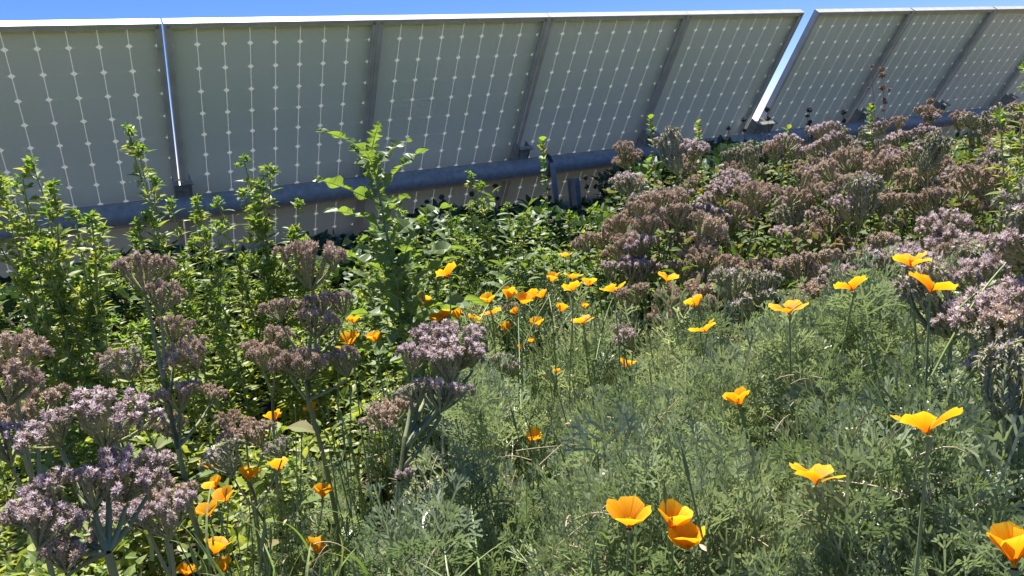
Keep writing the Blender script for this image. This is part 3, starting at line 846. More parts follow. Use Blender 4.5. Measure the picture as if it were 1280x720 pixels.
# behind the poppies in the middle and the named heads of the bank
named = [
 ([(825, 250, 2.5, 1.25, 'faded'), (800, 262, 2.48, 1.0, 'faded'), (845, 268, 2.46, 1.0, 'faded'), (812, 283, 2.44, .9, 'faded'), (850, 250, 2.5, .9, 'faded')], 'large domed faded phacelia standing out above the poppies, before dark shade'),
 ([(846, 196, 2.9, 1.5, 'bundle'), (865, 190, 2.92, 1.0, 'fresh')], 'upright grey-mauve phacelia bundle overlapping the pipe'),
 ([(735, 303, 2.6, .9, 'faded'), (752, 300, 2.65, .9, 'faded')], 'faded phacelia pair right of the support post foot'),
 ([(772, 312, 2.5, .9, 'faded'), (790, 325, 2.5, .8, 'fresh')], 'small phacelia right of the farthest poppy'),
 ([(760, 338, 2.4, .8, 'fresh'), (802, 340, 2.4, .8, 'fresh')], 'phacelia behind the right end of the back poppy row'),
 ([(1060, 200, 3.0, 1.2, 'faded'), (1090, 208, 3.0, 1.2, 'fadedfan'), (1040, 212, 2.95, 1.2, 'faded'), (1110, 212, 3.0, 1.0, 'faded'), (1065, 222, 2.9, 1.0, 'faded')], 'widest flat-topped brown phacelia under the dry seed stalk'),
 ([(1000, 228, 2.9, 1.1, 'faded'), (1025, 240, 2.85, 1.1, 'faded'), (985, 245, 2.85, 1.0, 'faded')], 'tan phacelia dome left below the widest brown one'),
 ([(1030, 165, 3.5, 1.2, 'fresh'), (1045, 180, 3.4, 1.1, 'fresh'), (1020, 185, 3.4, 1.0, 'fresh')], 'mauve phacelia rising against the pipe, right of the sky gap'),
 ([(980, 180, 3.4, 1.0, 'fresh'), (968, 192, 3.4, 1.0, 'faded')], 'mauve phacelia just under the sky gap'),
 ([(1075, 258, 2.4, 1.3, 'bundle'), (1060, 262, 2.4, 1.0, 'fresh')], 'comb-like green and mauve phacelia bundle in the bank'),
 ([(1150, 200, 2.9, 1.2, 'bundle'), (1170, 195, 2.95, 1.1, 'fresh')], 'grey-lilac phacelia bundle right of the widest brown one'),
 ([(945, 250, 2.6, 1.2, 'fadedfan'), (920, 262, 2.6, 1.0, 'faded')], 'brown domed phacelia at the left of the bank'),
 ([(640, 385, 2.3, .5, 'faded')], 'little faded phacelia inside the central poppy cluster'),
 ([(790, 425, 1.9, .7, 'fresh'), (778, 415, 1.95, .6, 'seed')], 'pale phacelia right of the two-lobed poppy'),
 ([(625, 452, 1.8, .7, 'seed'), (640, 462, 1.8, .5, 'seed')], 'pale green phacelia tuft right of the dense purple one'),
]
NG = 'phacelia plants in the bank'
for hs, lab in named:
    hh = [hd(*q) for q in hs]
    c = np.mean([q[0] for q in hh], 0)
    phacelia((c[0] + rnd.uniform(-.03, .03), c[1] + .02, float(ground_z(c[0], c[1]))), hh, lab, NG, 8, .06, .0035)


# random bank: rows parallel to the panels, nearer rows first
def in_bank(x, y):
    # boundary of the phacelia bank on the left and in front
    if y < .95: return False
    pts = [(.94, 1.0), (.80, 1.4), (.57, 1.75), (.39, 2.1), (.30, 2.6), (.30, 3.0), (.45, 3.6)]
    if y > 3.6: return x > .45 + (y - 3.6) * .35
    for (x0, y0), (x1, y1) in zip(pts, pts[1:]):
        if y0 <= y <= y1:
            return x > x0 + (x1 - x0) * (y - y0) / (y1 - y0)
    return x > .98


def bank_top(x, y):
    q = np.clip((y - 1.2) / 2.6, 0, 1)
    return .71 + .28 * q


def project(p):
    q = R.T @ (np.asarray(p) - EYE)
    return 640 + F * q[0] / -q[2], 360 - F * q[1] / -q[2]


ROWN = ['in the front rank beside the feathery mound', 'in the second rank behind the mound', 'in the third rank of the bank', 'in the fourth rank of the bank', 'in the fifth rank of the bank',
        'in the sixth rank of the bank', 'in the seventh rank of the bank', 'in the eighth rank of the bank', 'in the rank nearest the pipe', 'in the shaded rank under the pipe']
ORD = ['first', 'second', 'third', 'fourth', 'fifth', 'sixth', 'seventh', 'eighth', 'ninth', 'tenth', 'eleventh', 'twelfth', 'thirteenth', 'fourteenth', 'fifteenth', 'sixteenth', 'seventeenth', 'eighteenth', 'nineteenth', 'twentieth', 'twenty-first', 'twenty-second']
LOOK = dict(fresh='mauve', faded='brown-pink', seed='greenish')
nbank = 0
# distance from the panel row's foot line, measured towards the viewer
def rowcoord(x, y):
    q = np.array([x, y, 0]) - np.array([EYE[0], EYE[1], 0]); return q @ np.array([A[1], -A[0], 0]), q @ A


# row k: offset s
cand = []
for k_ in range(10):
    s = None
    yoff = 1.35 + k_ * .30
    rowp = []
    x = -.5 + rnd.uniform(0, .2)
    while x < 4.2:
        yy = yoff + x * .22 + rnd.uniform(-.09, .09)
        xx = x + rnd.uniform(-.05, .05)
        if in_bank(xx, yy) and yy < 4.35 + xx * .45:
            px, py = project((xx, yy, bank_top(xx, yy)))
            if -40 < px < 1330 and py < 760: rowp.append((xx, yy))
        x += rnd.uniform(.15, .21) + .018 * k_
    rowp.sort()
    for j, (xx, yy) in enumerate(rowp):
        maj = rnd.choices(['faded', 'fresh', 'seed'], [.5, .22, .28])[0]
        topz = bank_top(xx, yy) + rnd.uniform(-.13, .06)
        if xx > 2.0: topz += .03
        nh = rnd.choice([3, 4, 4, 5, 6])
        hh = []
        for q in range(nh):
            a_ = rnd.uniform(0, 6.28); r_ = rnd.uniform(.015, .085)
            kd = maj if rnd.random() < .75 else rnd.choice(['faded', 'fresh', 'seed'])
            if kd == 'seed' and rnd.random() < .35: kd = 'bundle'
            if kd == 'faded' and rnd.random() < .12: kd = 'fadedfan'
            hh.append((np.array([xx + r_ * math.cos(a_), yy + r_ * math.sin(a_), topz - .052 - r_ * .6 - rnd.uniform(0, .05) - (rnd.uniform(.05, .17) if q > 2 else 0)]),
                       rnd.uniform(.85, 1.3), kd, rnd.randrange(8)))
        lab = '%s phacelia, %s from the left %s' % (LOOK[maj], ORD[min(j, 21)], ROWN[k_])
        phacelia((xx, yy, float(ground_z(xx, yy))), hh, lab, NG, 12, .055, .003)
        nbank += 1
print('bank plants', nbank)

PPX = np.array(POPPY_POS)


def sight_cap(x, y):
    """foliage stays a little below the flowers that stand over it"""
    d = PPX[:, :2]; L = np.linalg.norm(d, axis=1)
    u = d / L[:, None]
    along = x * u[:, 0] + y * u[:, 1]; off = np.abs(x * u[:, 1] - y * u[:, 0])
    back = L - along
    m = (off < .085) & (back > -.03) & (back < .6)
    if not m.any(): return 9.
    # height of the line from the eye to the flower at that spot
    z = H + (PPX[:, 2] - H) * along / L
    return float((z[m] - .065).min())


# ------------------------------------------------------------------ weed plants on the left
def make_weed(seed, height=1.1, nbr=4, dense=1.0):
    """leafy upright plant; returns stem, leaf, bud builders at the origin, of unit true height"""
    global rng
    keep = rng; rng = np.random.default_rng(seed); r_ = random.Random(seed)
    sm, lm, bm_ = MB(), MB(), MB()
    top = np.array([r_.uniform(-.06, .06), r_.uniform(-.05, .05), height])
    main = curve((0, 0, 0), top, (r_.uniform(-.03, .03), r_.uniform(-.03, .03), 0), 16)
    tube(sm, main, np.linspace(.0042, .0014, 16), 0, 6)
    axes = [(main, 1.0)]; tips = []
    for q in range(nbr):
        s = r_.uniform(.45, .88); b0 = main[int(s * 15)]
        a = r_.uniform(0, 6.28); ln = height * r_.uniform(.10, .26)
        d = np.array([math.cos(a) * .42, math.sin(a) * .42, .9])
        br = curve(b0, b0 + d * ln, np.array([math.cos(a), math.sin(a), 0]) * .02, 7)
        tube(sm, br, np.linspace(.0022, .001, 7), 0, 5); axes.append((br, .75))
    for ax_i, (ax, sc) in enumerate(axes):
        ln = np.linalg.norm(ax[-1] - ax[0]); n = int(ln * 135 * dense)
        s = np.sort(rng.uniform(.06 if ax_i == 0 else .1, .99, n)); f = s * (len(ax) - 1); i0 = np.minimum(f.astype(int), len(ax) - 2)
        P = ax[i0] + (ax[i0 + 1] - ax[i0]) * (f - i0)[:, None]
        a = np.arange(n) * 2.4 + rng.uniform(-.4, .4, n)
        Dd = np.stack([np.cos(a), np.sin(a), rng.uniform(.1, .95, n) - .25 * (1 - s)], -1)
        Ls = (.054 - .022 * s) * rng.uniform(.7, 1.35, n) * (sc + .2)
        scatter(lm, LEAF_L, P, Dd, Ls, Ls * rng.uniform(.12, .18, n), 0, .25)
        # axillary tufts of tiny leaves
        m_ = n // 2; k = rng.integers(0, n, m_ * 4)
        P2 = P[k] + Dd[k] * .008; D2 = Dd[k] * .5 + rng.normal(0, .5, (len(k), 3)) + [0, 0, .5]
        L2 = rng.uniform(.014, .032, len(k)); scatter(lm, LEAF_S, P2, D2, L2, L2 * .2, 0, .4)
        # bud cluster at the tip
        nb = 46; c = ax[-1]
        Db = rng.normal(0, 1, (nb, 3)); Db[:, 2] = np.abs(Db[:, 2]) * .9; Db /= np.linalg.norm(Db, axis=1)[:, None]
        off = rng.integers(0, 3, nb)
        cs = np.array([[0, 0, 0], [r_.uniform(-.016, .016), r_.uniform(-.016, .016), -.012], [r_.uniform(-.018, .018), r_.uniform(-.018, .018), -.022]])
        L2 = rng.uniform(.010, .019, nb)
        bm_ = MB(); scatter(bm_, LEAF_S, cs[off] + Db * .003, Db, L2, L2 * .3, 0, .4)
        tips.append((c, bm_.mesh('bud_cluster', [M['weed_bud']])))
    rng = keep
    return (sm.mesh('stem', [M['stem']], True), lm.mesh('leaves', [M['weed_leaf']]), tips)


WEED = [make_weed(900 + q, 1.1, [5, 6, 5, 7, 4][q], [.62, .58, .66, .62, .55][q]) for q in range(5)]


def weed(p, height, var, label, group='leafy green weeds'):
    t = thing('leafy_weed', label, 'weed', (p[0], p[1], float(ground_z(p[0], p[1]))), group)
    s = height / 1.1; a = rnd.uniform(0, 6.28)
    st_, lv_, tips = WEED[var % 5]; k = s ** .4
    rot = Matrix.Rotation(rnd.uniform(-.07, .03), 3, 'Y') @ Matrix.Rotation(rnd.uniform(-.05, .05), 3, 'X') @ Matrix.Rotation(a, 3, 'Z')
    for nm, me in (('stem', st_), ('leaves', lv_)):
        o = link(nm, me, t); o.scale = (k, k, s); o.rotation_euler = rot.to_euler()
    for c, me in tips:
        o = link('bud_cluster', me, t); o.location = rot @ Vector((c[0] * k, c[1] * k, c[2] * s)); o.rotation_euler = rot.to_euler(); o.scale = (k, k, k)
    return t


WG = 'leafy green weeds at the left'
wl = [(92, 190, 2.3, 'tallest leafy weed near the left, with split bushy top against the panel'),
      (188, 182, 2.5, 'leafy weed with round green bud tops beside the bright panel slit'),
      (312, 202, 2.5, 'lone tall leafy weed right of the bright panel slit'),
      (8, 212, 2.2, 'leafy weed cut by the left picture edge'),
      (40, 222, 2.35, 'leafy weed between the edge one and the bushy-topped one'),
      (215, 250, 2.4, 'mid-height leafy weed below the panel slit'),
      (250, 268, 2.5, 'mid-height weed between the slit weed and lone tall weed'),
      (120, 255, 2.1, 'leafy weed leaning in front of the bushy-topped one'),
      (62, 262, 2.0, 'leafy weed left of the bare panel patch'),
      (285, 285, 2.3, 'leafy weed at the foot of the lone tall one, left side'),
      (340, 300, 2.5, 'leafy weed behind the fan-topped phacelia'),
      (22, 250, 2.1, 'broad leafy weed second from the left picture edge'),
      (300, 250, 2.4, 'leafy weed leaning on the lone tall one'),
      (325, 245, 2.6, 'slim leafy weed right behind the lone tall one')]
for k_, (px, py, D, lab) in enumerate(wl):
    p = at(px, py, D); weed(p, p[2], k_, lab, WG)
# understorey weeds
k_ = 0
rows = [(2.9, 'at the back by the panels'), (2.55, 'in the second rank from the panels'), (2.2, 'in the middle rank'), (1.85, 'in the rank behind the brown phacelias'), (1.55, 'in the front rank')]
for yy, rl_ in rows:
    xs_ = np.arange(-.72 * yy - .1, -.10 * yy - (.15 if yy < 2.3 else .05), .135)
    for j, x in enumerate(xs_):
        x_ = x + rnd.uniform(-.05, .05); y_ = yy + rnd.uniform(-.12, .12)
        hgt = {2.9: .80, 2.55: .80, 2.2: .74, 1.85: .64, 1.55: .52}[yy] * rnd.uniform(.82, 1.08)
        px, py = project((x_, y_, hgt))
        if hgt > min(sight_cap(x_, y_), sight_cap(x_ - .05, y_), sight_cap(x_ + .05, y_)) + .02: continue
        weed((x_, y_), hgt, k_, 'short leafy weed, %s from the left %s' % (ORD[j], rl_), WG); k_ += 1

# ------------------------------------------------------------------ jagged lettuce plant
def lobed_profile(seed):
    r_ = np.random.default_rng(seed); ph = r_.uniform(0, 6)
    def f(t):
        saw = np.abs(((t * 6.5 + ph) % 1) * 2 - 1)
        return (np.sin(np.pi * np.clip(t, 0, 1) ** .7) ** .55) * (.34 + .8 * saw ** 1.2) * (.85 + .15 * np.sin(t * 60 + ph))
    return f


def lettuce(px, py, D, label, hscale=1.0, seed=3):
    global rng
    keep = rng; rng = np.random.default_rng(seed)
    p = at(px, py, D); g = np.array([p[0] + .02, p[1], float(ground_z(p[0], p[1]))])
    t = thing('wild_lettuce', label, 'weed', g); top = p - g
    sm = MB(); main = curve((0, 0, 0), top, (.015, 0, 0), 16); tube(sm, main, np.linspace(.008, .0025, 16), 0, 8)
    build('stem', sm, M['stem'], t, True)
    n = 19
    for k in range(n):
        s = .60 + .40 * (k / (n - 1)) ** .9; f = s * 15; i0 = min(int(f), 14); P = main[i0] + (main[i0 + 1] - main[i0]) * (f - i0)
        a = k * 2.4 + rng.uniform(-.3, .3); el = rng.uniform(.45, 1.1) + .7 * (s > .88)
        Ls = (.20 - .08 * s ** 8) * rng.uniform(.8, 1.15)
        Dd = np.array([[math.cos(a), math.sin(a), el]])
        tp = leaf_tpl(30, lobed_profile(seed * 50 + k), .35, rng.uniform(.2, .55), .35)
        lm = MB(); st = rng.bit_generator.state
        scatter(lm, tp, [P], Dd, Ls, Ls * .20, 0, .15)
        Vv = np.concatenate(lm.v).astype(float)
        mid = Vv[1::3]; mid = mid - np.array([0, 0, .0009])
        tube(lm, mid, np.linspace(.0017, .0005, len(mid)), 1, 5)
        build('leaf', lm, [M['thistle_leaf'], M['vein']], t)
    rng = keep


lettuce(464, 192, 2.0, 'tall jagged-leaved lettuce plant with pale midribs in front of the pipe', seed=3)
lettuce(500, 335, 2.0, 'shorter jagged lettuce plant at the foot of the tall one', seed=5)

# ------------------------------------------------------------------ broad-leaved plants in the middle
def broad(p, h, label, seed, leafL=.07, mat='broad_leaf', wr=.19, tpl=LEAF_B, n=38, spread=.6, name='broadleaf_plant', group='broad-leaved weeds in the middle', cat='weed', r0=.003, pair=True, low=.25):
    global rng
    keep = rng; rng = np.random.default_rng(seed)
    g = np.array([p[0], p[1], float(ground_z(p[0], p[1]))]); t = thing(name, label, cat, g, group)
    sm, lm = MB(), MB()
    for b in range(3 if pair else 1):
        hh = h * (1 - .17 * b); a = rng.uniform(0, 6.28); top = np.array([math.cos(a) * .05 * (b > 0), math.sin(a) * .05 * (b > 0), hh])
        main = curve((0, 0, 0), top, rng.normal(0, .012, 3) * [1, 1, 0], 12)
        tube(sm, main, np.linspace(r0, .001, 12), 0, 6)
        s = np.linspace(low, .99, n); f = s * 11; i0 = np.minimum(f.astype(int), 10)
        P = main[i0] + (main[i0 + 1] - main[i0]) * (f - i0)[:, None]
        a = np.arange(n) * (math.pi if pair else 2.4) + (np.arange(n) // 2) * 1.57 + rng.uniform(-.3, .3, n)
        Dd = np.stack([np.cos(a), np.sin(a), rng.uniform(.2, 1.1, n) * spread + (s > .9) * .6], -1)
        Ls = leafL * (1.2 - .4 * s) * rng.uniform(.7, 1.3, n)
        scatter(lm, tpl, P, Dd, Ls, Ls * wr * rng.uniform(.85, 1.2, n), 0, .3)
    build('stem', sm, M['stem'], t, True); build('leaves', lm, M[mat], t)
    rng = keep
    return t


ml = [(560, 282, 2.3, .9), (615, 240, 2.5, 1), (640, 282, 2.2, 1), (655, 330, 2.1, 1), (590, 320, 2.2, 1), (700, 300, 2.6, .8), (540, 300, 2.3, .9), (628, 345, 2.0, 1.1), (720, 330, 2.4, .8),
      (660, 250, 2.6, .9), (575, 350, 2.1, .9), (590, 272, 2.4, .9), (520, 330, 2.2, .9), (680, 320, 2.3, 1.0), (550, 320, 2.4, .9), (500, 345, 2.0, .9), (460, 350, 2.1, .9), (480, 380, 1.9, .9), (440, 370, 2.0, .9)]
names = ['behind the single wide poppy', 'tallest under the pipe', 'with long grey-green leaves', 'above the central poppy cluster', 'right of the single wide poppy', 'just left of the post foot', 'right of the tall lettuce plant',
         'with the broadest leaves, behind the poppy cluster', 'right of the post foot', 'left of the climbing vine', 'below the single wide poppy', 'between tallest one and single wide poppy', 'at the right foot of the lettuce plant',
         'under the climbing vine', 'behind the shorter lettuce plant', 'in front of the shorter lettuce plant', 'left foot of the lettuce plant', 'above the small poppy at the lettuce foot', 'right of the fan-topped phacelia']
for k_, ((px, py, D, s), nm) in enumerate(zip(ml, names)):
    D += .55; p = at(px, py, D); broad(p, p[2], 'broad-leaved weed ' + nm, 40 + k_, .064 * s, wr=.19 if k_ % 3 else .25)
# vines reaching over the pipe
for k_, (px, py, D, lab) in enumerate([(678, 172, 2.9, 'climbing vine with small round yellow-green leaves crossing the pipe'),
                                       (812, 138, 3.4, 'thin reddish vine shoot before the bracket right of the band'),
                                       (872, 150, 3.5, 'small-leaved shoot above the pipe left of the sky gap'),
                                       (810, 200, 3.0, 'small-leaved shoot left of the upright phacelia bundle'),
                                       (1088, 140, 3.6, 'short leafy shoot against the pipe left of the dry stalk'),
                                       (745, 250, 3.1, 'small-leaved shoot in front of the dark shade'),
                                       (985, 165, 3.6, 'small-leaved shoot at the sky gap')]):
    p = at(px, py, D); broad(p, p[2], lab, 80 + k_, .032, 'vine_leaf', .42, LEAF_S, 60, .5, 'vine_shoot', 'thin leafy shoots before the pipe', 'vine', .0016, False, .45)
for k_, (px, py, D, lab) in enumerate([(614, 232, 3.0, 'tallest pale leafy weed under the pipe, left of the post'), (640, 262, 2.9, 'pale leafy weed just left of the climbing vine'),
                                       (575, 264, 2.9, 'pale leafy weed between the lettuce and the tallest pale one'), (702, 268, 2.9, 'pale leafy weed against the post'),
                                       (656, 288, 2.7, 'short pale leafy weed at the foot of the climbing vine'), (543, 288, 2.6, 'short pale leafy weed beside the lettuce plant'), (596, 295, 2.7, 'short pale leafy weed behind the single wide poppy')]):
    p = at(px, py, D); weed(p, p[2], k_ + 1, lab, 'pale leafy weeds under the pipe')
# green plants at the right edge
for k_, (px, py, D, lab) in enumerate([(1279, 88, 2.6, 'fresh green weed rising over the panel at the right edge'), (1262, 150, 2.5, 'lower green weed left of the right-edge one')]):
    p = at(px, py, D); weed(p, p[2], k_ + 1, lab, 'leafy green weeds at the right edge')

# ------------------------------------------------------------------ dark ball-headed stalks in the shade
def ballstalk(p, seed, label, mat='dark_head', nb=5, r=.011, group='dark ball-headed stalks under the panels', topz=None, name='ball_headed_stalk', curve_=0.01, gap=.055):
    global rng
    keep = rng; rng = np.random.default_rng(seed)
    g = np.array([p[0], p[1], float(ground_z(p[0], p[1]))]); t = thing(name, label, 'seed stalk', g, group)
    sm = MB(); h = p[2] - g[2]; main = curve((0, 0, 0), (rng.uniform(-.03, .03), 0, h), (curve_, 0, 0), 14); tube(sm, main, np.linspace(.0022, .0012, 14), 0, 5)
    build('stem', sm, M['dry_stem' if mat != 'dark_head' else 'dark_head'], t, True)
    z = h
    for k in range(nb):
        f = np.clip(z / h, 0, 1) * 13; i0 = min(int(f), 12); P = main[i0] + (main[i0 + 1] - main[i0]) * (f - i0)
        hm = MB(); n = 90; rr = r * (1 - .08 * k) * rng.uniform(.8, 1.15)
        Db = rng.normal(0, 1, (n, 3)); Db /= np.linalg.norm(Db, axis=1)[:, None]; Db[:, 2] *= .8
        if mat != 'dark_head': P = P + rng.normal(0, .006, 3)
        spindle(hm, P + Db * rr * .2, Db, rr * rng.uniform(.7, .95, n), rr * .2, 0)
        build('seed_head', hm, M[mat], t)
        z -= gap * rng.uniform(.7, 1.3)
        if z < h * .4: break
    rng = keep


bl = [(415, 306, 4.1), (545, 247, 4.0), (560, 252, 4.1), (567, 258, 3.9), (528, 262, 4.0), (585, 243, 4.1), (622, 232, 4.2), (537, 252, 4.2), (600, 262, 4.0), (515, 270, 4.0),
      (731, 222, 4.3), (750, 216, 4.4), (765, 218, 4.4), (912, 160, 4.6), (957, 137, 4.8), (1007, 145, 4.8), (1017, 137, 4.8), (926, 150, 4.7), (1058, 140, 4.8), (690, 235, 4.2)]
bn = ['alone low against the left panel', 'left of the tallest pair', 'highest right of the lettuce plant', 'right of the tallest pair', 'close to the lettuce plant', 'with a single dark knob', 'under the bracket left of the post', 'behind the tallest pair',
      'short, left of the post', 'half behind the lettuce leaves', 'just right of the post', 'in the dark shade right of the post', 'farther right in the dark shade', 'left of the bracket by the sky gap', 'in front of the sky gap', 'thin, right of the sky gap',
      'taller, right of the sky gap', 'before the bracket by the sky gap', 'behind the mauve phacelia by the pipe', 'left of the climbing vine']
for k_, ((px, py, D), nm) in enumerate(zip(bl, bn)):
    ballstalk(at(px, py, D), 500 + k_, 'dark ball-headed stalk ' + nm, nb=rnd.choice([2, 3, 4]), r=.017)
ballstalk(at(1108, 82, 3.0), 700, 'tall dry brown seed stalk rising over the panel, right', 'dry_stem', 14, .013, None, name='dry_seed_stalk', gap=.026)
ballstalk(at(1150, 132, 3.0), 701, 'shorter dry brown seed stalk right of the tall one', 'dry_stem', 8, .011, None, name='dry_seed_stalk', gap=.022)
ballstalk(at(1098, 88, 3.02), 702, 'thin dry side stalk beside the tall brown one', 'dry_stem', 5, .008, None, name='dry_seed_stalk', gap=.05)

# ------------------------------------------------------------------ poppy foliage: feathery ground cover
def frond(seed, lod):
    r_ = np.random.default_rng(seed); V = []; Fc = []; T = []
    def seg(p, d, L, w0, w1, nrm):
        s = np.cross(nrm, d); s /= max(1e-9, np.linalg.norm(s)); q = p + d * L
        b = len(V); V.extend([p - s * w0, p + s * w0, q + s * w1, q - s * w1]); Fc.append([b, b + 1, b + 2, b + 3]); return q
    def fork(p, d, L, w, depth, nrm):
        q = seg(p, d, L, w * .8, w, nrm)
        if depth == 0: return
        s = np.cross(nrm, d)
        for an in ((-.6, 0.02, .6) if depth > 1 or lod == 0 else (-.4, .4)):
            dd = d * math.cos(an) + s * math.sin(an) + nrm * r_.uniform(-.25, .3); dd /= np.linalg.norm(dd)
            fork(q, dd, L * r_.uniform(.65, .9), w * .95, depth - 1, nrm)
    w = .00095 if lod == 0 else .0014
    p = np.zeros(3); d = np.array([1.0, 0, 0]); nrm = np.array([0, 0, 1.0])
    # petiole
    p = seg(p, d, .030, w * .7, w * .7, nrm)
    for k in range(3 if lod == 0 else 2):
        for sg in (-1, 1):
            an = sg * r_.uniform(.75, 1.05); dd = np.array([math.cos(an), math.sin(an), r_.uniform(0, .35)]); dd /= np.linalg.norm(dd)
            fork(p, dd, (.016 - .003 * k) * r_.uniform(.85, 1.15) * (1.0 if lod == 0 else 1.2), w, 2 if (lod == 0 and k < 2) else 1, nrm)
        d = unit(d + np.array([0, 0, .12])); p = seg(p, d, .011, w * .8, w * .7, nrm)
    fork(p, d, .010, w, 2 if lod == 0 else 1, nrm)
    return np.array(V), np.array(Fc)


def shoot(seed, lod):
    """upright shoot with fronds round it, tip near z = 0, stalk going down"""
    r_ = np.random.default_rng(seed); Vs = []; Fs = []; Ts = []; n = 0
    nf = 9 if lod == 0 else 7
    for k in range(nf):
        V, Fc = frond(seed * 31 + k, lod); s = r_.uniform(1.1, 1.7)
        z = -.11 * (1 - k / nf) ** 1.1 + r_.uniform(-.01, .01)
        a = k * 2.4 + r_.uniform(-.4, .4); el = r_.uniform(.4, 1.0) + .45 * k / nf
        ca, sa, ce, se = math.cos(a), math.sin(a), math.cos(el), math.sin(el)
        roll = r_.uniform(-.5, .5); Rr = np.array([[1, 0, 0], [0, math.cos(roll), -math.sin(roll)], [0, math.sin(roll), math.cos(roll)]])
        Re = np.array([[ce, 0, -se], [0, 1, 0], [se, 0, ce]]); Ra = np.array([[ca, -sa, 0], [sa, ca, 0], [0, 0, 1]])
        Vw = (V * s) @ (Ra @ Re @ Rr).T + np.array([0, 0, z]); Vs.append(Vw); Fs.append(Fc + n); Ts.append(np.full(len(V), r_.random())); n += len(V)
    # stalk: two crossed strips
    for dx, dy in ((.0012, 0), (0, .0012)):
        Vs.append(np.array([[-dx, -dy, -.22], [dx, dy, -.22], [dx * .7, dy * .7, 0], [-dx * .7, -dy * .7, 0]])); Fs.append(np.array([[n, n + 1, n + 2, n + 3]])); Ts.append(np.full(4, .3)); n += 4
    V = np.concatenate(Vs); Fc = np.concatenate(Fs)
    return V, Fc, np.concatenate(Ts)


SH = {l: [shoot(60 + q, l) for q in range(7)] for l in (0, 1)}


CL = []
_r = random.Random(12)
for cy_ in np.arange(.4, 3.2, .185):
    for cx_ in np.arange(-.9, 1.5, .185):
        CL.append((cx_ + _r.uniform(-.07, .07), cy_ + _r.uniform(-.07, .07), _r.uniform(.085, .15), _r.uniform(-.03, .05)))
CL = np.array(CL)


def canopy(x, y):
    m = .15 * np.exp(-((x - .72) / .40) ** 2 - ((y - 1.35) / .45) ** 2)
    m += .10 * np.exp(-((x - .3) / .35) ** 2 - ((y - .85) / .35) ** 2)
    d2 = ((CL[:, 0] - x) ** 2 + (CL[:, 1] - y) ** 2) / CL[:, 2] ** 2
    dome = (CL[:, 3] + .19 * (1 - d2)).max()
    return .375 + m + max(dome, -.13)


def in_poppy(x, y):
    if y < .5 or y > 3.0: return False
    left = -.62 if y < 1.45 else -.62 + (y - 1.45) * .42
    if y > 2.5: left += (y - 2.5) * .3
    right = 1.25 if y < .95 else np.interp(y, [.95, 1.4, 1.75, 2.1, 2.6, 3.0], [1.05, .84, .60, .42, .32, .28])
    return left < x < right


mbs = MB()
pts = {0: [], 1: []}
step = .050
for y in np.arange(.5, 3.0, step):
    for x in np.arange(-.75, 1.3, step):
        xx = x + rnd.uniform(-.02, .02); yy = y + rnd.uniform(-.02, .02)
        if not in_poppy(xx, yy): continue
        px, py = project((xx, yy, .5))
        if px < -120 or px > 1400 or py > 900 or yy < .66: continue
        c = float(canopy(xx, yy))
        # thin gaps between the plants
        g = math.sin(xx * 9 + 1.3 * math.sin(yy * 7)) * math.sin(yy * 8 + 1.1 * math.sin(xx * 6))
        if g < -.72 and xx < .7: c -= .1
        lod = 0 if yy < 1.75 else 1
        c = min(c, sight_cap(xx, yy) - .08)
        if math.sin(xx * 23 + 2.1 * math.sin(yy * 19)) * math.sin(yy * 21 + 1.7 * math.sin(xx * 17)) < -.55: continue
        if left_side := (xx < -.15 and yy < 2.2):
            c -= .05
            if rnd.random() < .25: continue
        pts[lod].append((xx, yy, c + rnd.uniform(-.055, .03)))
        if rnd.random() < .35: pts[lod].append((xx + rnd.uniform(-.02, .02), yy + rnd.uniform(-.02, .02), c - rnd.uniform(.08, .17)))
for lod in (0, 1):
    P = np.array(pts[lod]); vs = rng.integers(0, 7, len(P))
    for v in range(7):
        q = P[vs == v]
        stamp(mbs, SH[lod][v], q, rng.uniform(0, 6.28, len(q)), np.abs(rng.normal(0, .24, len(q))), rng.uniform(.75, 1.25, len(q)))
tag(build('poppy_foliage', mbs, M['poppy_leaf']), 'feathery grey-green poppy foliage covering the ground', 'foliage', kind='stuff')
print('foliage faces', sum(len(f) for f in mbs.f), {k: len(v) for k, v in pts.items()})

# upright poppy stalks and buds rising from the mat
mb = MB()
for k_ in range(700):
    y = rnd.uniform(.75, 2.9); x = rnd.uniform(-.6, .95)
    if not in_poppy(x, y): continue
    c = float(canopy(x, y)); h = c + rnd.uniform(-.02, .07)
    a = curve((x, y, h - .3), (x + rnd.uniform(-.05, .05), y + rnd.uniform(-.05, .05), h), (rnd.uniform(-.02, .02), rnd.uniform(-.02, .02), 0), 6)
    tube(mb, a, np.linspace(.0016, .0011, 6), 0, 5)
    if rnd.random() < .4:
        d_ = unit(a[-1] - a[-2]); L_ = rnd.uniform(.02, .05)
        tube(mb, [a[-1], a[-1] + d_ * L_ * .25, a[-1] + d_ * L_ * .6, a[-1] + d_ * L_], [.001, .0026, .0022, .0004], 0, 6)
tag(build('poppy_stalks', mb, M['stem'], smooth=True), 'thin upright green poppy stalks and pointed seed pods', 'stalks', kind='stuff')

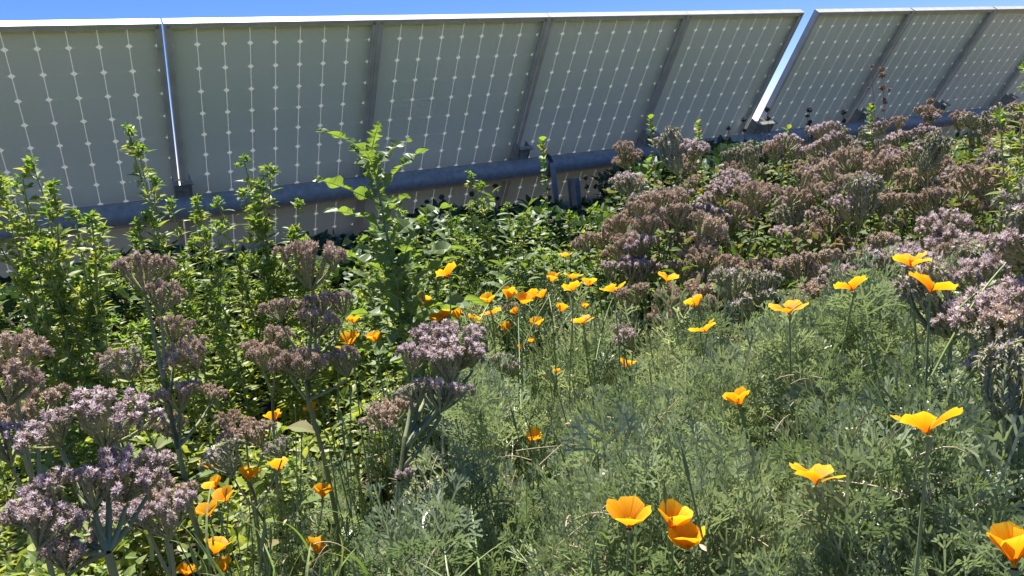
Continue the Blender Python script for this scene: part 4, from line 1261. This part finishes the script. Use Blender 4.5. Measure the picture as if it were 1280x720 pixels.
# ------------------------------------------------------------------ undergrowth leaf masses
def cloud(name, n, sampler, Lr, wr, mat, label, tpl=LEAF_S, upb=.4, cat='undergrowth', stems=0):
    mb = MB(); P = [sampler() for _ in range(n)]
    P = np.array([p for p in P if p[2] < sight_cap(p[0], p[1]) + .01]); n = len(P)
    Dd = rng.normal(0, 1, (n, 3)); Dd[:, 2] = np.abs(Dd[:, 2]) * .6 + upb * .3
    Ls = rng.uniform(*Lr, n)
    scatter(mb, tpl, P, Dd, Ls, Ls * wr * rng.uniform(.8, 1.25, n), 0, .5)
    for k in range(stems):
        q = P[rnd.randrange(n)]; top = q
        tube(mb, curve((q[0] + rnd.uniform(-.06, .06), q[1] + rnd.uniform(-.06, .06), 0), top, (0, 0, 0), 4), .0014, 0, 4)
    return tag(build(name, mb, M[mat]), label, cat, kind='stuff')


def s_left():
    y = rnd.uniform(1.15, 3.3); x = rnd.uniform(-.78 * y - .05, -.08 * y - .02)
    if in_poppy(x, y) and rnd.random() < .7: x -= .4
    top = .36 + .10 * (y - 1.2) + .05 * math.sin(x * 9) * math.sin(y * 8)
    return (x, y, top * (1 - rnd.random() ** 2.2 * .8))
def s_mid():
    y = rnd.uniform(2.75, 4.2); x = rnd.uniform(-.35 * y, .14 * y)
    top = .50 + .09 * (y - 2.7) + .05 * math.sin(x * 9) * math.sin(y * 8)
    return (x, y, top * (1 - rnd.random() ** 2.2 * .7))
def s_bank():
    while True:
        y = rnd.uniform(1.0, 5.2); x = rnd.uniform(.3, 4.4)
        if in_bank(x, y) and y < 4.3 + .45 * x and x < .75 * y + .25: break
    top = bank_top(x, y) - .13
    return (x, y, top * (1 - rnd.random() ** 1.6 * .65))
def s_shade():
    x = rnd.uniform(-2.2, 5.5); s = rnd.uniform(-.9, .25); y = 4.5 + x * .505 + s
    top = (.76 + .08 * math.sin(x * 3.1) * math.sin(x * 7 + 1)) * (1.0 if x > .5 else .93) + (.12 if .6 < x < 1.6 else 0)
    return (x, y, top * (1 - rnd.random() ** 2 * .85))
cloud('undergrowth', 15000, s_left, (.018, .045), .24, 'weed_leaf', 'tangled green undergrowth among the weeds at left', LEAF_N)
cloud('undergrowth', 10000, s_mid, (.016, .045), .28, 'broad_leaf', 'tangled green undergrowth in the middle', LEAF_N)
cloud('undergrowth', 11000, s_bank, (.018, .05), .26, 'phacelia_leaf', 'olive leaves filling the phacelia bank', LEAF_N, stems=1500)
cloud('undergrowth', 30000, s_shade, (.035, .08), .3, 'shaded_leaf', 'dark undergrowth in the shade under the panels', LEAF_S, stems=400)


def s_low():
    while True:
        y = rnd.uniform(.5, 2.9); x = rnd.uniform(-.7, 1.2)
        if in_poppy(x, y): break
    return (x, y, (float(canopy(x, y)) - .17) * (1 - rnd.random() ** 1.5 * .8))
cloud('undergrowth', 9000, s_low, (.015, .04), .2, 'shaded_leaf', 'leaves under the poppy foliage, colour darkened for the shade there', LEAF_S)

# ------------------------------------------------------------------ grass
BL = leaf_tpl(7, lambda t: np.maximum(.05, (1 - t) ** .5), .3, .55)
def blades(spots, label):
    mb = MB()
    for px, py, D, n, L0, spread in spots:
        n = max(3, int(n * .6)); L0 *= .85
        c = at(px, py, D)
        P = c + rng.normal(0, spread, (n, 3)) * [1, 1, .2]; P[:, 2] = c[2] - L0 * .4 + rng.normal(0, .03, n)
        a = rng.uniform(0, 6.28, n); Dd = np.stack([np.cos(a) * .5, np.sin(a) * .5, rng.uniform(.7, 1.6, n)], -1)
        scatter(mb, BL, P, Dd, L0 * rng.uniform(.6, 1.3, n), rng.uniform(.0014, .003, n), 0, .4)
    return tag(build('grass', mb, M['grass']), label, 'grass', kind='stuff')
blades([(385, 670, 1.2, 14, .13, .07), (330, 700, 1.15, 8, .13, .06), (440, 700, 1.1, 12, .13, .07), (230, 680, 1.15, 6, .12, .05), (560, 660, 1.25, 16, .10, .10), (640, 700, 1.1, 22, .10, .10),
        (740, 710, 1.0, 22, .10, .08), (620, 430, 2.2, 10, .16, .08), (700, 420, 2.1, 8, .16, .06), (520, 700, 1.15, 16, .11, .08), (60, 700, .95, 8, .12, .05)],
       'long thin green grass blades between the poppies')
mb = MB()
for (x0, y0, D0, x1, y1, D1) in [(1165, 470, 1.2, 1262, 325, 1.3), (1205, 480, 1.1, 1290, 425, 1.05), (1225, 500, 1.05, 1300, 455, 1.0), (1200, 385, 1.25, 1275, 355, 1.3), (655, 600, 1.6, 648, 395, 2.0), (640, 470, 2.0, 690, 365, 2.1),
                                 (745, 450, 2.0, 765, 375, 2.2), (600, 400, 2.0, 640, 350, 2.2), (600, 720, 1.1, 580, 560, 1.3)]:
    tube(mb, curve(at(x0, y0, D0), at(x1, y1, D1), (0, 0, .015), 8), np.linspace(.002, .0012, 8), 0, 6)
tag(build('grass', mb, M['grass'], smooth=True), 'a few long slanting green stalks', 'grass', kind='stuff')
mb = MB()
for k_ in range(230):
    px, py = rnd.uniform(380, 820), rnd.uniform(520, 740)
    if rnd.random() < .3: px, py = rnd.uniform(820, 1280), rnd.uniform(430, 720)
    c = at(px, py, 1.0 if py > 600 else 1.25); c[2] = float(canopy(c[0], c[1])) + rnd.uniform(-.06, .05)
    d_ = np.array([rnd.uniform(-1, 1), rnd.uniform(-1, 1), rnd.uniform(-.4, .8)]); d_ = unit(d_) * rnd.uniform(.04, .12)
    tube(mb, curve(c - d_ / 2, c + d_ / 2, (rnd.uniform(-.01, .01), 0, rnd.uniform(0, .015)), 6), np.linspace(.0011, .0006, 6), 0, 4)
tag(build('dry_straw', mb, M['straw'], smooth=True), 'dry pale straw stalks lying among the poppy foliage', 'straw', kind='stuff')
mb = MB(); n = 700; P = []
while len(P) < n:
    y = rnd.uniform(.7, 2.4); x = rnd.uniform(-.6, 1.0)
    if in_poppy(x, y): P.append((x, y, float(canopy(x, y)) + rnd.uniform(-.06, .03)))
P = np.array(P); Dd = rng.normal(0, 1, (n, 3)); Ls = rng.uniform(.007, .015, n)
scatter(mb, LEAF_N, P, Dd, Ls, Ls * .2, 0, .6)
tag(build('dead_leaves', mb, M['straw']), 'small dry curled leaves caught in the foliage', 'dead leaves', kind='stuff')
print('objects', len(bpy.data.objects))
